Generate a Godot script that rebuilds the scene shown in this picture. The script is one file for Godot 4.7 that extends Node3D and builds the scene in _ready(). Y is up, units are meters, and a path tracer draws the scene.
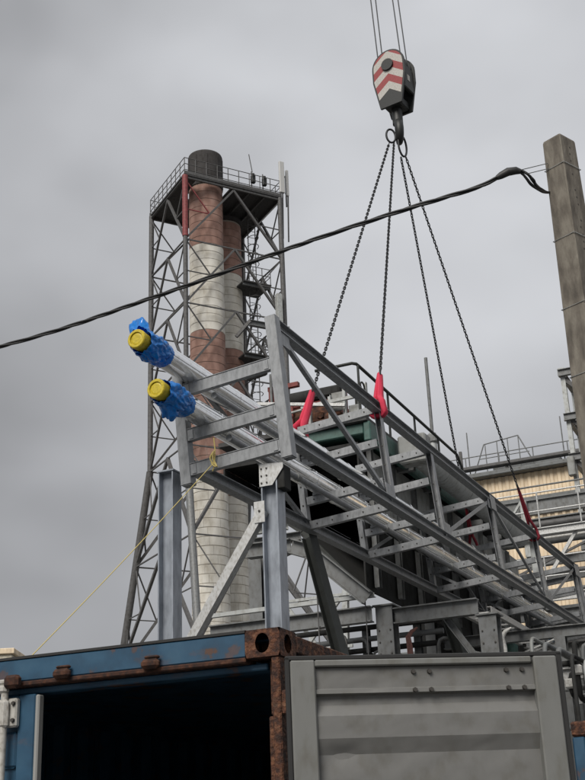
extends Node3D
# An overcast plant yard: a crane lifts a steel truss with two clad pipes past a chimney tower.

var M := {}                     # materials
var U := {}                     # shared unit meshes
var taken := {}
var rng := RandomNumberGenerator.new()

func _ready():
	rng.seed = 20417
	set_camera()
	set_light()
	make_materials()
	make_unit_meshes()
	ground()
	chimney_tower()
	far_buildings()
	bunker()
	pipe_rack()
	walkway()
	portal_frames()
	support_trestle()
	truss()
	pipes()
	crane()
	concrete_pole()
	shipping_container()
	yard_details()

# ------------------------------------------------------------------ camera, sky, sun
func set_camera():
	var cam := Camera3D.new()
	cam.name = "camera"
	cam.fov = 36.87
	cam.near = 0.05
	cam.far = 2500.0
	add_child(cam)
	var p := deg_to_rad(21.5)
	var r := deg_to_rad(2.4)
	var fwd := Vector3(0, sin(p), -cos(p))
	var up0 := Vector3(0, cos(p), sin(p))
	var right := Vector3.RIGHT * cos(r) - up0 * sin(r)
	var up := Vector3.RIGHT * sin(r) + up0 * cos(r)
	cam.transform = Transform3D(Basis(right, up, -fwd), Vector3(0, 1.7, 0))
	cam.current = true

func set_light():
	var env := Environment.new()
	env.background_mode = Environment.BG_SKY
	env.tonemap_mode = Environment.TONE_MAPPER_LINEAR
	env.tonemap_exposure = 2.1
	env.sdfgi_enabled = true
	env.ssao_enabled = true
	env.ssil_enabled = true
	# a grey cloud deck: thick in the west (left), thinner towards the north-east
	var w := 768
	var h := 384
	var img := Image.create(w, h, false, Image.FORMAT_RGBF)
	var n := FastNoiseLite.new()
	n.seed = 53
	n.frequency = 1.0
	n.fractal_octaves = 6
	n.fractal_gain = 0.46
	var drift := Vector3(-7.855911, -0.445956, 2.384505)
	for y in h:
		var el := PI * (0.5 - (y + 0.5) / h)
		for x in w:
			var az := TAU * (x + 0.5) / w
			var d := Vector3(sin(az) * cos(el), sin(el), -cos(az) * cos(el))
			# flatten the deck so that the clouds stretch along the horizon
			var q := Vector3(d.x, d.y * 1.9, d.z)
			# overcast sky: about twice as bright overhead as at the horizon
			var v := 0.163 * (1.0 + 1.2 * maxf(d.y, 0.0))
			v *= maxf(0.3, 0.9 + 0.08 * tanh(d.x * 4.0) + 0.5 * n.get_noise_3dv(q * 1.8 + drift) + 0.07 * n.get_noise_3dv(Vector3(d.x + d.y * 0.5, d.y * 2.4, d.z) * 6.0))
			img.set_pixel(x, y, Color(v * 0.98, v * 1.0, v * 1.05))
	var sm := PanoramaSkyMaterial.new()
	sm.panorama = ImageTexture.create_from_image(img)
	var sky := Sky.new()
	sky.sky_material = sm
	env.sky = sky
	env.background_energy_multiplier = 1.0
	var we := WorldEnvironment.new()
	we.name = "world_environment"
	we.environment = env
	add_child(we)
	var sun := DirectionalLight3D.new()
	sun.name = "sun"
	sun.light_energy = 0.5
	sun.light_angular_distance = 32.0
	sun.light_color = Color(1.0, 0.98, 0.95)
	sun.shadow_enabled = true
	add_child(sun)
	sun.look_at_from_position(Vector3(-3.5, 7, 7), Vector3.ZERO)

# ------------------------------------------------------------------ materials
func noise_tex(seed_: int, freq: float, stops: Array, octaves := 4, size := 512) -> NoiseTexture2D:
	var n := FastNoiseLite.new()
	n.seed = seed_
	n.frequency = freq
	n.fractal_octaves = octaves
	n.fractal_gain = 0.55
	var g := Gradient.new()
	var offs := PackedFloat32Array()
	var cols := PackedColorArray()
	for s in stops:
		offs.append(s[0])
		cols.append(s[1])
	g.offsets = offs
	g.colors = cols
	var t := NoiseTexture2D.new()
	t.width = size
	t.height = size
	t.seamless = true
	t.noise = n
	t.color_ramp = g
	return t

func lin(r: float, g: float, b: float) -> Color:
	return Color(r, g, b).linear_to_srgb()

func gray(v: float) -> Color:
	return Color(v, v, v)

func mat(called: String, c: Color, rough := 0.6, metal := 0.0, tex: Texture2D = null, scale := Vector3.ONE, bump: Texture2D = null, bump_cm := 0.0) -> StandardMaterial3D:
	var m := StandardMaterial3D.new()
	m.resource_name = called
	m.albedo_color = c
	m.roughness = rough
	m.metallic = metal
	if tex:
		m.albedo_texture = tex
	if tex or bump:
		m.uv1_triplanar = true
		m.uv1_world_triplanar = true
		m.uv1_scale = scale
	if bump:
		m.heightmap_enabled = true
		m.heightmap_texture = bump
		m.heightmap_scale = bump_cm
	M[called] = m
	return m

func make_materials():
	var mottle := noise_tex(1, 0.012, [[0.0, gray(0.70)], [0.33, gray(0.87)], [0.55, gray(0.95)], [0.72, gray(1.0)], [1.0, gray(0.9)]], 8)
	var grime := noise_tex(2, 0.022, [[0.0, Color(0.66, 0.63, 0.60)], [0.30, Color(0.86, 0.85, 0.83)], [0.5, Color(0.95, 0.945, 0.94)], [1.0, gray(1.0)]], 8)
	var rusty := noise_tex(3, 0.016, [[0.0, lin(0.012, 0.007, 0.006)], [0.38, lin(0.034, 0.015, 0.010)], [0.55, lin(0.075, 0.028, 0.014)], [0.70, lin(0.13, 0.052, 0.024)], [1.0, lin(0.19, 0.12, 0.08)]], 6)
	var blue_worn := noise_tex(4, 0.009, [[0.0, lin(0.10, 0.050, 0.030)], [0.22, lin(0.075, 0.036, 0.024)], [0.27, lin(0.016, 0.045, 0.085)], [0.35, lin(0.010, 0.046, 0.088)], [0.6, lin(0.016, 0.066, 0.122)], [1.0, lin(0.032, 0.09, 0.148)]], 6)
	var concrete := noise_tex(5, 0.014, [[0.0, lin(0.055, 0.048, 0.040)], [0.4, lin(0.115, 0.10, 0.082)], [0.62, lin(0.165, 0.148, 0.122)], [1.0, lin(0.24, 0.22, 0.185)]], 6)
	var asphalt := noise_tex(6, 0.03, [[0.0, lin(0.055, 0.055, 0.053)], [0.5, lin(0.12, 0.118, 0.112)], [1.0, lin(0.20, 0.195, 0.185)]], 6)
	var brickred := noise_tex(7, 0.012, [[0.0, lin(0.16, 0.098, 0.078)], [0.4, lin(0.30, 0.175, 0.138)], [0.65, lin(0.36, 0.22, 0.178)], [1.0, lin(0.44, 0.31, 0.265)]], 6)
	var cream := noise_tex(8, 0.012, [[0.0, lin(0.42, 0.38, 0.31)], [0.4, lin(0.63, 0.60, 0.53)], [0.7, lin(0.73, 0.705, 0.64)], [1.0, lin(0.78, 0.76, 0.71)]], 6)
	var flake := noise_tex(9, 0.04, [[0.0, gray(0.0)], [1.0, gray(1.0)]], 5)
	var dirt_spots := noise_tex(10, 0.02, [[0.0, Color(0.84, 0.82, 0.79)], [0.30, Color(0.92, 0.915, 0.90)], [0.5, gray(0.97)], [1.0, gray(1.0)]], 7)
	var fabric := noise_tex(11, 0.08, [[0.0, gray(0.62)], [0.5, gray(0.9)], [1.0, gray(1.0)]], 3)

	mat("truss_steel", lin(0.275, 0.285, 0.295), 0.42, 0.25, mottle, Vector3(2.2, 0.7, 2.2))
	mat("column_steel", lin(0.32, 0.35, 0.395), 0.42, 0.3, mottle, Vector3(1.3, 0.4, 1.3))
	mat("galvanised", lin(0.56, 0.57, 0.57), 0.45, 0.45, grime, Vector3(2.2, 1.1, 2.2))
	mat("plant_steel", lin(0.17, 0.178, 0.182), 0.55, 0.1, grime, Vector3(0.7, 0.4, 0.7))
	mat("plant_light", lin(0.42, 0.44, 0.44), 0.55, 0.1, grime, Vector3(0.6, 0.35, 0.6))
	mat("bunker_plate", lin(0.04, 0.041, 0.041), 0.8, 0.0, grime, Vector3(0.5, 0.3, 0.5)).metallic_specular = 0.25
	mat("bunker_panel", lin(0.27, 0.28, 0.275), 0.6, 0.1, grime, Vector3(0.5, 0.25, 0.5))
	mat("dark_strut", lin(0.026, 0.030, 0.027), 0.6, 0.1, grime, Vector3(1, 0.5, 1))
	mat("teal_paint", lin(0.05, 0.115, 0.10), 0.5, 0.0, grime, Vector3(0.8, 0.5, 0.8))
	mat("aluminium", lin(0.96, 0.965, 0.97), 0.13, 1.0, dirt_spots, Vector3(0.9, 0.9, 0.9))
	mat("cap_yellow", lin(0.58, 0.45, 0.018), 0.5, 0.0, mottle, Vector3(4, 4, 4))
	var film := mat("blue_film", lin(0.014, 0.23, 0.72), 0.14, 0.0, mottle, Vector3(3, 3, 3))
	film.metallic_specular = 0.5
	film.backlight_enabled = true
	film.backlight = Color(0.05, 0.32, 0.6)
	mat("sling_red", lin(0.70, 0.035, 0.085), 0.8, 0.0, fabric, Vector3(5, 5, 5))
	mat("sling_dark", lin(0.26, 0.012, 0.028), 0.8, 0.0, fabric, Vector3(5, 5, 5))
	mat("chain_steel", lin(0.035, 0.036, 0.038), 0.5, 0.6)
	mat("rope_steel", lin(0.06, 0.062, 0.065), 0.5, 0.5)
	mat("block_black", lin(0.018, 0.020, 0.020), 0.5, 0.1, grime, Vector3(2, 2, 2))
	mat("block_red", lin(0.29, 0.030, 0.033), 0.5, 0.0, grime, Vector3(3, 3, 3))
	mat("block_white", lin(0.48, 0.465, 0.44), 0.5, 0.0, grime, Vector3(3, 3, 3))
	mat("concrete", Color.WHITE, 0.9, 0.0, concrete, Vector3(1.5, 0.35, 1.5), flake, 0.4)
	mat("concrete_dark", lin(0.05, 0.045, 0.04), 0.95)
	mat("cable_black", lin(0.014, 0.014, 0.015), 0.55)
	mat("rope_yellow", lin(0.52, 0.42, 0.15), 0.8)
	mat("rust", Color.WHITE, 0.9, 0.0, rusty, Vector3(2.6, 2.2, 2.6), flake, 0.8)
	mat("rust_machine", lin(1.0, 0.95, 0.92), 0.85, 0.0, rusty, Vector3(0.9, 0.9, 0.9), flake, 0.5)
	mat("machine_red", lin(0.20, 0.048, 0.040), 0.7, 0.0, grime, Vector3(1.2, 1.0, 1.2))
	mat("container_blue", Color.WHITE, 0.55, 0.05, blue_worn, Vector3(0.9, 0.7, 0.9))
	mat("rust_dark", lin(0.62, 0.58, 0.56), 0.9, 0.0, rusty, Vector3(2.6, 2.2, 2.6))
	mat("floor_ply", lin(0.09, 0.06, 0.04), 0.8, 0.0, grime, Vector3(1, 1, 1))
	mat("door_grey", lin(0.155, 0.154, 0.148), 0.6, 0.05, dirt_spots, Vector3(0.7, 0.5, 0.7))
	mat("door_frame_grey", lin(0.168, 0.170, 0.162), 0.55, 0.05, dirt_spots, Vector3(0.9, 0.4, 0.9))
	mat("gasket", lin(0.02, 0.02, 0.02), 0.8)
	mat("gasket_grey", lin(0.25, 0.25, 0.24), 0.8)
	mat("rod_pale", lin(0.50, 0.49, 0.46), 0.5, 0.2, grime, Vector3(3, 2, 3))
	mat("bolt_dark", lin(0.06, 0.055, 0.05), 0.6, 0.4)
	mat("tower_grey", lin(0.105, 0.105, 0.107), 0.65, 0.1, grime, Vector3(0.4, 0.3, 0.4))
	mat("tower_red", lin(0.24, 0.050, 0.052), 0.65, 0.0, grime, Vector3(0.4, 0.3, 0.4))
	mat("chimney_red", Color.WHITE, 0.9, 0.0, brickred, Vector3(0.22, 0.10, 0.22))
	mat("chimney_cream", Color.WHITE, 0.85, 0.0, cream, Vector3(0.22, 0.10, 0.22))
	mat("chimney_core", lin(0.36, 0.32, 0.27), 0.9)
	mat("soot", lin(0.045, 0.042, 0.042), 0.9, 0.0, grime, Vector3(0.3, 0.15, 0.3))
	mat("deck_dark", lin(0.060, 0.060, 0.061), 0.85, 0.0, grime, Vector3(0.4, 0.4, 0.4))
	mat("antenna_white", lin(0.46, 0.46, 0.45), 0.5)
	mat("cladding_beige", lin(0.80, 0.65, 0.46), 0.6, 0.0, mottle, Vector3(0.2, 0.08, 0.2))
	mat("roof_grey", lin(0.16, 0.17, 0.175), 0.7, 0.0, grime, Vector3(0.3, 0.3, 0.3))
	mat("asphalt", Color.WHITE, 0.95, 0.0, asphalt, Vector3(0.35, 0.35, 0.35), flake, 0.6)
	mat("pale_wall", lin(0.58, 0.55, 0.46), 0.8, 0.0, grime, Vector3(0.15, 0.15, 0.15))
	mat("window_dark", lin(0.03, 0.035, 0.04), 0.15)
	mat("valve_pink", lin(0.42, 0.20, 0.17), 0.7, 0.0, grime, Vector3(2, 2, 2))
	mat("insulation_white", lin(0.62, 0.62, 0.60), 0.6, 0.0, grime, Vector3(1.5, 1.5, 1.5))

# ------------------------------------------------------------------ mesh helpers
func st_new() -> SurfaceTool:
	var st := SurfaceTool.new()
	st.begin(Mesh.PRIMITIVE_TRIANGLES)
	st.set_smooth_group(-1)
	return st

func quad(st: SurfaceTool, a: Vector3, b: Vector3, c: Vector3, d: Vector3):   # counter-clockwise seen from outside
	st.add_vertex(a); st.add_vertex(c); st.add_vertex(b)
	st.add_vertex(a); st.add_vertex(d); st.add_vertex(c)

func done(st: SurfaceTool) -> ArrayMesh:
	st.generate_normals()
	return st.commit()

func add_prism(st: SurfaceTool, poly: PackedVector2Array, o: Vector3, x: Vector3, y: Vector3, z: Vector3):
	# extrudes poly (in the x, y plane at o) along z
	var p := poly
	if Geometry2D.is_polygon_clockwise(p):
		p = p.duplicate()
		p.reverse()
	var flip := x.cross(y).dot(z) < 0.0
	var n := p.size()
	for i in n:
		var a := o + x * p[i].x + y * p[i].y
		var b := o + x * p[(i + 1) % n].x + y * p[(i + 1) % n].y
		if flip: quad(st, b, a, a + z, b + z)
		else: quad(st, a, b, b + z, a + z)
	var tri := Geometry2D.triangulate_polygon(p)
	for i in range(0, tri.size(), 3):
		var q := [p[tri[i]], p[tri[i + 1]], p[tri[i + 2]]]
		if (q[1] - q[0]).cross(q[2] - q[0]) < 0.0: q = [q[0], q[2], q[1]]
		var v := []
		for k in 3: v.append(o + x * q[k].x + y * q[k].y)
		if flip: v = [v[0], v[2], v[1]]
		# far end looks along +z (ccw as is), near end the other way round
		st.add_vertex(v[0] + z); st.add_vertex(v[2] + z); st.add_vertex(v[1] + z)
		st.add_vertex(v[0]); st.add_vertex(v[1]); st.add_vertex(v[2])

func add_box(st: SurfaceTool, lo: Vector3, hi: Vector3, bevel := 0.0):
	var s := hi - lo
	if bevel <= 0.0:
		add_prism(st, PackedVector2Array([Vector2(0, 0), Vector2(s.x, 0), Vector2(s.x, s.y), Vector2(0, s.y)]), lo, Vector3.RIGHT, Vector3.UP, Vector3(0, 0, s.z))
		return
	var b := bevel
	# a box whose twelve edges are cut
	var c := (lo + hi) * 0.5
	var e := s * 0.5
	for ax in 3:
		for sg in [-1.0, 1.0]:
			var nrm := Vector3.ZERO
			nrm[ax] = sg
			var t1 := Vector3.ZERO
			t1[(ax + 1) % 3] = 1.0
			var t2 := Vector3.ZERO
			t2[(ax + 2) % 3] = sg
			var m := c + nrm * e[ax]
			var u := t1 * (e[(ax + 1) % 3] - b)
			var v := t2 * (e[(ax + 2) % 3] - b)
			quad(st, m - u - v, m + u - v, m + u + v, m - u + v)
	for ax in 3:
		var i := (ax + 1) % 3
		var j := (ax + 2) % 3
		for si in [-1.0, 1.0]:
			for sj in [-1.0, 1.0]:
				var along := Vector3.ZERO
				along[ax] = (e[ax] - b) * si * sj
				var p1 := c
				p1[i] += si * e[i]
				p1[j] += sj * (e[j] - b)
				var p2 := c
				p2[i] += si * (e[i] - b)
				p2[j] += sj * e[j]
				quad(st, p1 - along, p2 - along, p2 + along, p1 + along)
	for sx in [-1.0, 1.0]:
		for sy in [-1.0, 1.0]:
			for sz in [-1.0, 1.0]:
				var p1 := c + Vector3(sx * e.x, sy * (e.y - b), sz * (e.z - b))
				var p2 := c + Vector3(sx * (e.x - b), sy * e.y, sz * (e.z - b))
				var p3 := c + Vector3(sx * (e.x - b), sy * (e.y - b), sz * e.z)
				if sx * sy * sz > 0: st.add_vertex(p1); st.add_vertex(p3); st.add_vertex(p2)
				else: st.add_vertex(p1); st.add_vertex(p2); st.add_vertex(p3)

func frame_of(d: Vector3, up := Vector3.UP) -> Basis:
	var z := d.normalized()
	if absf(z.dot(up)) > 0.995: up = Vector3.BACK if absf(z.z) < 0.9 else Vector3.RIGHT
	var x := up.cross(z).normalized()
	return Basis(x, z.cross(x), z)

func add_sweep(st: SurfaceTool, pts: Array, radius, n := 8, closed := false, flat := Vector2.ONE):
	# a smooth round tube along points; radius a number or one for each point
	st.set_smooth_group(0)
	var rings := []
	var count := pts.size()
	var b := Basis()
	for i in count:
		var prev: Vector3 = pts[(i - 1 + count) % count] if closed or i > 0 else pts[i]
		var next: Vector3 = pts[(i + 1) % count] if closed or i < count - 1 else pts[i]
		var t := (next - prev).normalized()
		if i == 0: b = frame_of(t)
		else:
			var x := (b.x - t * b.x.dot(t)).normalized()
			b = Basis(x, t.cross(x), t)
		var r: float = radius[i] if radius is Array else radius
		var ring := []
		for k in n:
			var a := TAU * k / n
			ring.append(pts[i] + b.x * cos(a) * r * flat.x + b.y * sin(a) * r * flat.y)
		rings.append(ring)
	var last := count if closed else count - 1
	for i in last:
		var r0: Array = rings[i]
		var r1: Array = rings[(i + 1) % count]
		for k in n:
			quad(st, r0[k], r0[(k + 1) % n], r1[(k + 1) % n], r1[k])
	st.set_smooth_group(-1)
	if not closed:
		for k in range(1, n - 1):
			var f: Array = rings[0]
			var l: Array = rings[count - 1]
			st.add_vertex(f[0]); st.add_vertex(f[k]); st.add_vertex(f[k + 1])
			st.add_vertex(l[0]); st.add_vertex(l[k + 1]); st.add_vertex(l[k])

func add_lathe(st: SurfaceTool, prof: Array, o: Vector3, b: Basis, n := 24, smooth := false):
	# prof: Vector2(radius, along z), revolved about b.z
	st.set_smooth_group(0 if smooth else -1)
	for i in prof.size() - 1:
		for k in n:
			var a0 := TAU * k / n
			var a1 := TAU * (k + 1) / n
			var d0 := b.x * cos(a0) + b.y * sin(a0)
			var d1 := b.x * cos(a1) + b.y * sin(a1)
			var p: Vector2 = prof[i]
			var q: Vector2 = prof[i + 1]
			quad(st, o + d0 * p.x + b.z * p.y, o + d1 * p.x + b.z * p.y, o + d1 * q.x + b.z * q.y, o + d0 * q.x + b.z * q.y)
	st.set_smooth_group(-1)

func lathe_mesh(prof: Array, n := 32, joints := 0) -> ArrayMesh:
	# smooth round the axis (y), sharp along the profile
	var verts := PackedVector3Array()
	var nrm := PackedVector3Array()
	for i in prof.size() - 1:
		var p: Vector2 = prof[i]
		var q: Vector2 = prof[i + 1]
		var t := (q - p).normalized()
		var nn := Vector2(t.y, -t.x)
		for k in n:
			var a0 := TAU * k / n
			var a1 := TAU * (k + 1) / n
			if joints > 0 and (k * joints) / n != ((k + 1) * joints) / n: a1 -= 0.012     # an upright joint
			var d0 := Vector3(cos(a0), 0, -sin(a0))
			var d1 := Vector3(cos(a1), 0, -sin(a1))
			var v := [d0 * p.x + Vector3.UP * p.y, d1 * p.x + Vector3.UP * p.y, d1 * q.x + Vector3.UP * q.y, d0 * q.x + Vector3.UP * q.y]
			var m := [d0 * nn.x + Vector3.UP * nn.y, d1 * nn.x + Vector3.UP * nn.y]
			for j in [0, 2, 1, 0, 3, 2]:
				verts.append(v[j])
				nrm.append(m[1] if j == 1 or j == 2 else m[0])
	var arr := []
	arr.resize(Mesh.ARRAY_MAX)
	arr[Mesh.ARRAY_VERTEX] = verts
	arr[Mesh.ARRAY_NORMAL] = nrm
	var am := ArrayMesh.new()
	am.add_surface_from_arrays(Mesh.PRIMITIVE_TRIANGLES, arr)
	return am

func unit_profile(poly: Array) -> ArrayMesh:
	var st := st_new()
	add_prism(st, PackedVector2Array(poly), Vector3.ZERO, Vector3.RIGHT, Vector3.UP, Vector3.BACK)
	return done(st)

func make_unit_meshes():
	var c := 0.47
	U.box = unit_profile([Vector2(-.5, -c), Vector2(-c, -.5), Vector2(c, -.5), Vector2(.5, -c), Vector2(.5, c), Vector2(c, .5), Vector2(-c, .5), Vector2(-.5, c)])
	var f := 0.42
	var w := 0.04
	# H: flanges above and below, web upright
	U.h = unit_profile([Vector2(-.5, -.5), Vector2(.5, -.5), Vector2(.5, -f), Vector2(w, -f), Vector2(w, f), Vector2(.5, f), Vector2(.5, .5), Vector2(-.5, .5), Vector2(-.5, f), Vector2(-w, f), Vector2(-w, -f), Vector2(-.5, -f)])
	# C: web on the +x side
	U.c = unit_profile([Vector2(-.5, -.5), Vector2(.5, -.5), Vector2(.5, .5), Vector2(-.5, .5), Vector2(-.5, f), Vector2(.38, f), Vector2(.38, -f), Vector2(-.5, -f)])
	U.l = unit_profile([Vector2(-.5, -.5), Vector2(.5, -.5), Vector2(.5, -.38), Vector2(-.38, -.38), Vector2(-.38, .5), Vector2(-.5, .5)])
	for k in [[&"tube", 20], [&"rod", 8]]:
		var cy := CylinderMesh.new()
		cy.top_radius = 0.5
		cy.bottom_radius = 0.5
		cy.height = 1.0
		cy.radial_segments = k[1]
		cy.rings = 0
		var s := SurfaceTool.new()
		s.begin(Mesh.PRIMITIVE_TRIANGLES)
		s.append_from(cy, 0, Transform3D(Basis(Vector3.RIGHT, PI / 2), Vector3(0, 0, 0.5)))
		U[k[0]] = s.commit()
	var b := CylinderMesh.new()
	b.top_radius = 0.4
	b.bottom_radius = 0.5
	b.height = 1.0
	b.radial_segments = 6
	b.rings = 0
	U.bolt = b

func numbered(called: String) -> String:
	if not taken.has(called):
		taken[called] = 0
		return called
	taken[called] += 1
	return "%s_%03d" % [called, taken[called]]

func thing(called: String, label: String, category: String, at := Vector3.ZERO, turn_deg := 0.0, group := "") -> Node3D:
	var o := Node3D.new()
	o.name = numbered(called)
	add_child(o)
	o.position = at
	o.rotation.y = deg_to_rad(turn_deg)
	o.set_meta("label", label)
	o.set_meta("category", category)
	if group: o.set_meta("group", group)
	return o

func put(mesh: Mesh, called: String, m: Material, parent: Node) -> MeshInstance3D:
	var o := MeshInstance3D.new()
	o.mesh = mesh
	o.material_override = m
	o.name = called
	parent.add_child(o, true)
	return o

func build(st: SurfaceTool, called: String, m: Material, parent: Node) -> MeshInstance3D:
	return put(done(st), called, m, parent)

func beam(parent: Node, called: String, a: Vector3, b: Vector3, kind: String, w: float, h: float, m: Material, up := Vector3.UP) -> MeshInstance3D:
	var o := put(U[kind], called, m, parent)
	var f := frame_of(b - a, up)
	o.transform = Transform3D(Basis(f.x * w, f.y * h, b - a), a)
	return o

func block(parent: Node, called: String, lo: Vector3, hi: Vector3, m: Material, bevel := 0.0) -> MeshInstance3D:
	var st := st_new()
	add_box(st, Vector3.ZERO, hi - lo, bevel)
	var o := build(st, called, m, parent)
	o.position = lo
	return o

func bolt(parent: Node, at: Vector3, dir: Vector3, r: float, h: float, m: Material, called := "bolt") -> MeshInstance3D:
	var o := put(U.bolt, called, m, parent)
	var f := frame_of(dir)
	o.transform = Transform3D(Basis(f.x * 2.0 * r, f.z * h, f.y * -2.0 * r), at + dir.normalized() * h * 0.5)
	return o

func mesh_thing(o: MeshInstance3D, label: String, category: String, group := ""):
	o.name = numbered(o.name)
	o.set_meta("label", label)
	o.set_meta("category", category)
	if group: o.set_meta("group", group)

# the plant's own grid: x across, -z along the pipe bridge
const GRID := -24.0
func grid(x: float, y: float, z: float) -> Vector3:
	return Basis(Vector3.UP, deg_to_rad(GRID)) * Vector3(x, y, z)

# ------------------------------------------------------------------ ground
func ground():
	var pm := PlaneMesh.new()
	pm.size = Vector2(3000, 3000)
	var g := put(pm, "ground", M.asphalt, self)
	g.set_meta("kind", "structure")

# ------------------------------------------------------------------ chimney tower
const TOWER := Vector3(-5.33, 0, -77.9)
func chimney_tower():
	var t := thing("lattice_tower", "tall steel lattice tower with a railed top platform around two chimneys", "tower", TOWER, 29.0)
	var hx := 3.875
	var hz := 3.25
	var top := 47.6
	var bend := 27.0
	var corner := func(sx: float, sz: float, y: float) -> Vector3:
		var k: float = maxf(0.0, (bend - y) / 12.0)
		return Vector3(sx * (hx + 0.7 * k), y, sz * (hz + 3.0 * k))
	# legs: near-left is sx -1, sz 1; left -1,-1; right 1,1
	for c in [[-1.0, 1.0, M.tower_grey], [1.0, 1.0, M.tower_grey], [-1.0, -1.0, M.tower_grey], [1.0, -1.0, M.tower_grey]]:
		var up_from := bend
		if c[0] < 0 and c[1] > 0:
			beam(t, "leg", corner.call(c[0], c[1], bend), corner.call(c[0], c[1], 42.6), "tube", 0.34, 0.34, c[2])
			var rl := beam(t, "leg", corner.call(c[0], c[1], 42.6), corner.call(c[0], c[1], top), "tube", 0.42, 0.42, M.tower_red)
			rl.set_meta("label", "red painted top length of the tower leg")
		else:
			beam(t, "leg", corner.call(c[0], c[1], bend), corner.call(c[0], c[1], top), "tube", 0.38, 0.38, c[2])
		beam(t, "leg", corner.call(c[0], c[1], 0.0), corner.call(c[0], c[1], up_from), "tube", 0.5, 0.5, M.tower_grey if c[0] < 0 and c[1] < 0 else M.plant_steel)  # left leg gets the darker grey: its backlit shade put into the colour
		block(t, "foot", corner.call(c[0], c[1], 0.0) + Vector3(-0.7, -0.1, -0.7), corner.call(c[0], c[1], 0.0) + Vector3(0.7, 0.5, 0.7), M.concrete)
	# faces: each panel is an inverted V with secondary struts
	var faces := [[-1.0, 1.0, 1.0, 1.0, true], [-1.0, -1.0, -1.0, 1.0, false], [1.0, -1.0, 1.0, 1.0, false], [-1.0, -1.0, 1.0, -1.0, false]]
	var levels := [47.3, 42.4, 37.4, 32.3, 27.0, 20.5, 13.5, 6.0, 0.4]
	for f in faces:
		for i in levels.size() - 1:
			var y1: float = levels[i]
			var y0: float = levels[i + 1]
			var a1: Vector3 = corner.call(f[0], f[1], y1)
			var b1: Vector3 = corner.call(f[2], f[3], y1)
			var a0: Vector3 = corner.call(f[0], f[1], y0)
			var b0: Vector3 = corner.call(f[2], f[3], y0)
			var m1 := (a1 + b1) * 0.5
			var front: bool = f[4]
			var big: Material = M.tower_grey
			var thin: Material = M.tower_grey
			if front and i < 4:
				big = M.tower_grey
				thin = M.tower_grey
			if front and i == 0:
				thin = M.tower_red
			var th := 0.14 if i < 4 else 0.19
			beam(t, "brace", m1, a0, "box", th, th, big)
			beam(t, "brace", m1, b0, "box", th * 1.15, th * 1.15, big)
			if i > 0:
				beam(t, "tie", a1, b1, "box", 0.09, 0.09, M.tower_grey)
			var ma := m1.lerp(a0, 0.5)
			var mb := m1.lerp(b0, 0.5)
			var la := a1.lerp(a0, 0.5)
			var lb := b1.lerp(b0, 0.5)
			beam(t, "strut", la, ma, "box", 0.07, 0.07, thin)
			beam(t, "strut", lb, mb, "box", 0.07, 0.07, M.tower_grey)
			beam(t, "strut", a1, ma, "box", 0.08, 0.08, thin)
			beam(t, "strut", b1, mb, "box", 0.08, 0.08, M.tower_grey)
			if i >= 4 and not front:
				beam(t, "strut", la, m1.lerp(a0, 0.85), "box", 0.1, 0.1, M.tower_grey)
	# top platform: grating carried by joists, an opening is left to the flue
	var px := hx + 0.12
	var pz := hz + 0.12
	var cx := -1.475
	var cz := 1.55
	var r := 1.4
	block(t, "deck", Vector3(-px, 47.6, -pz), Vector3(px, 47.72, cz - r), M.deck_dark)
	block(t, "deck", Vector3(-px, 47.6, cz - r + 0.003), Vector3(cx - r, 47.72, pz), M.deck_dark)
	block(t, "deck", Vector3(cx + r, 47.6, cz - r + 0.003), Vector3(px, 47.72, pz), M.deck_dark)
	block(t, "deck", Vector3(cx - r + 0.003, 47.6, cz + r), Vector3(cx + r - 0.003, 47.72, pz), M.deck_dark)
	for z in [-pz + 0.08, pz - 0.08]:
		beam(t, "edge_beam", Vector3(-px, 47.52, z), Vector3(px, 47.52, z), "h", 0.15, 0.3, M.tower_grey if z > 0 else M.tower_grey)
	for x in [-px + 0.08, px - 0.08]:
		beam(t, "edge_beam", Vector3(x, 47.515, -pz + 0.17), Vector3(x, 47.515, pz - 0.17), "h", 0.15, 0.28, M.tower_grey)
	for k in 5:
		var x := -2.6 + 1.3 * k
		if absf(x - cx) > r + 0.1:
			beam(t, "joist", Vector3(x, 47.47, -pz + 0.2), Vector3(x, 47.47, pz - 0.2), "h", 0.12, 0.24, M.tower_grey)
	# railing
	for s in 4:
		var along_x := s < 2
		var sg := 1.0 if s % 2 == 0 else -1.0
		var n := 10 if along_x else 9
		for k in n:
			var q := -1.0 + 2.0 * k / (n - 1)
			if not along_x and (k == 0 or k == n - 1): continue
			var p := Vector3(q * (px - 0.05), 47.72, sg * (pz - 0.05)) if along_x else Vector3(sg * (px - 0.05), 47.72, q * (pz - 0.05))
			beam(t, "railing_post", p, p + Vector3.UP * 1.35, "rod", 0.07, 0.07, M.tower_grey)
		for y in [0.35, 0.85, 1.35]:
			var a := Vector3(-px + 0.05, 47.72 + y, sg * (pz - 0.05)) if along_x else Vector3(sg * (px - 0.05), 47.72 + y, -pz + 0.05)
			var b := Vector3(px - 0.05, 47.72 + y, sg * (pz - 0.05)) if along_x else Vector3(sg * (px - 0.05), 47.72 + y, pz - 0.05)
			beam(t, "handrail", a, b, "rod", 0.06, 0.06, M.tower_grey)
		if along_x:
			block(t, "toe_board", Vector3(-px, 47.723, sg * pz - 0.012), Vector3(px, 47.95, sg * pz + 0.012), M.tower_grey)
	# ladder with landings inside the right-hand bay
	var lx := 2.75
	var lz := 0.6
	for side in [-0.3, 0.3]:
		beam(t, "ladder_rail", Vector3(lx + side, 8.0, lz), Vector3(lx + side, 47.6, lz), "rod", 0.08, 0.08, M.tower_grey)
	var yy := 9.0
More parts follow.
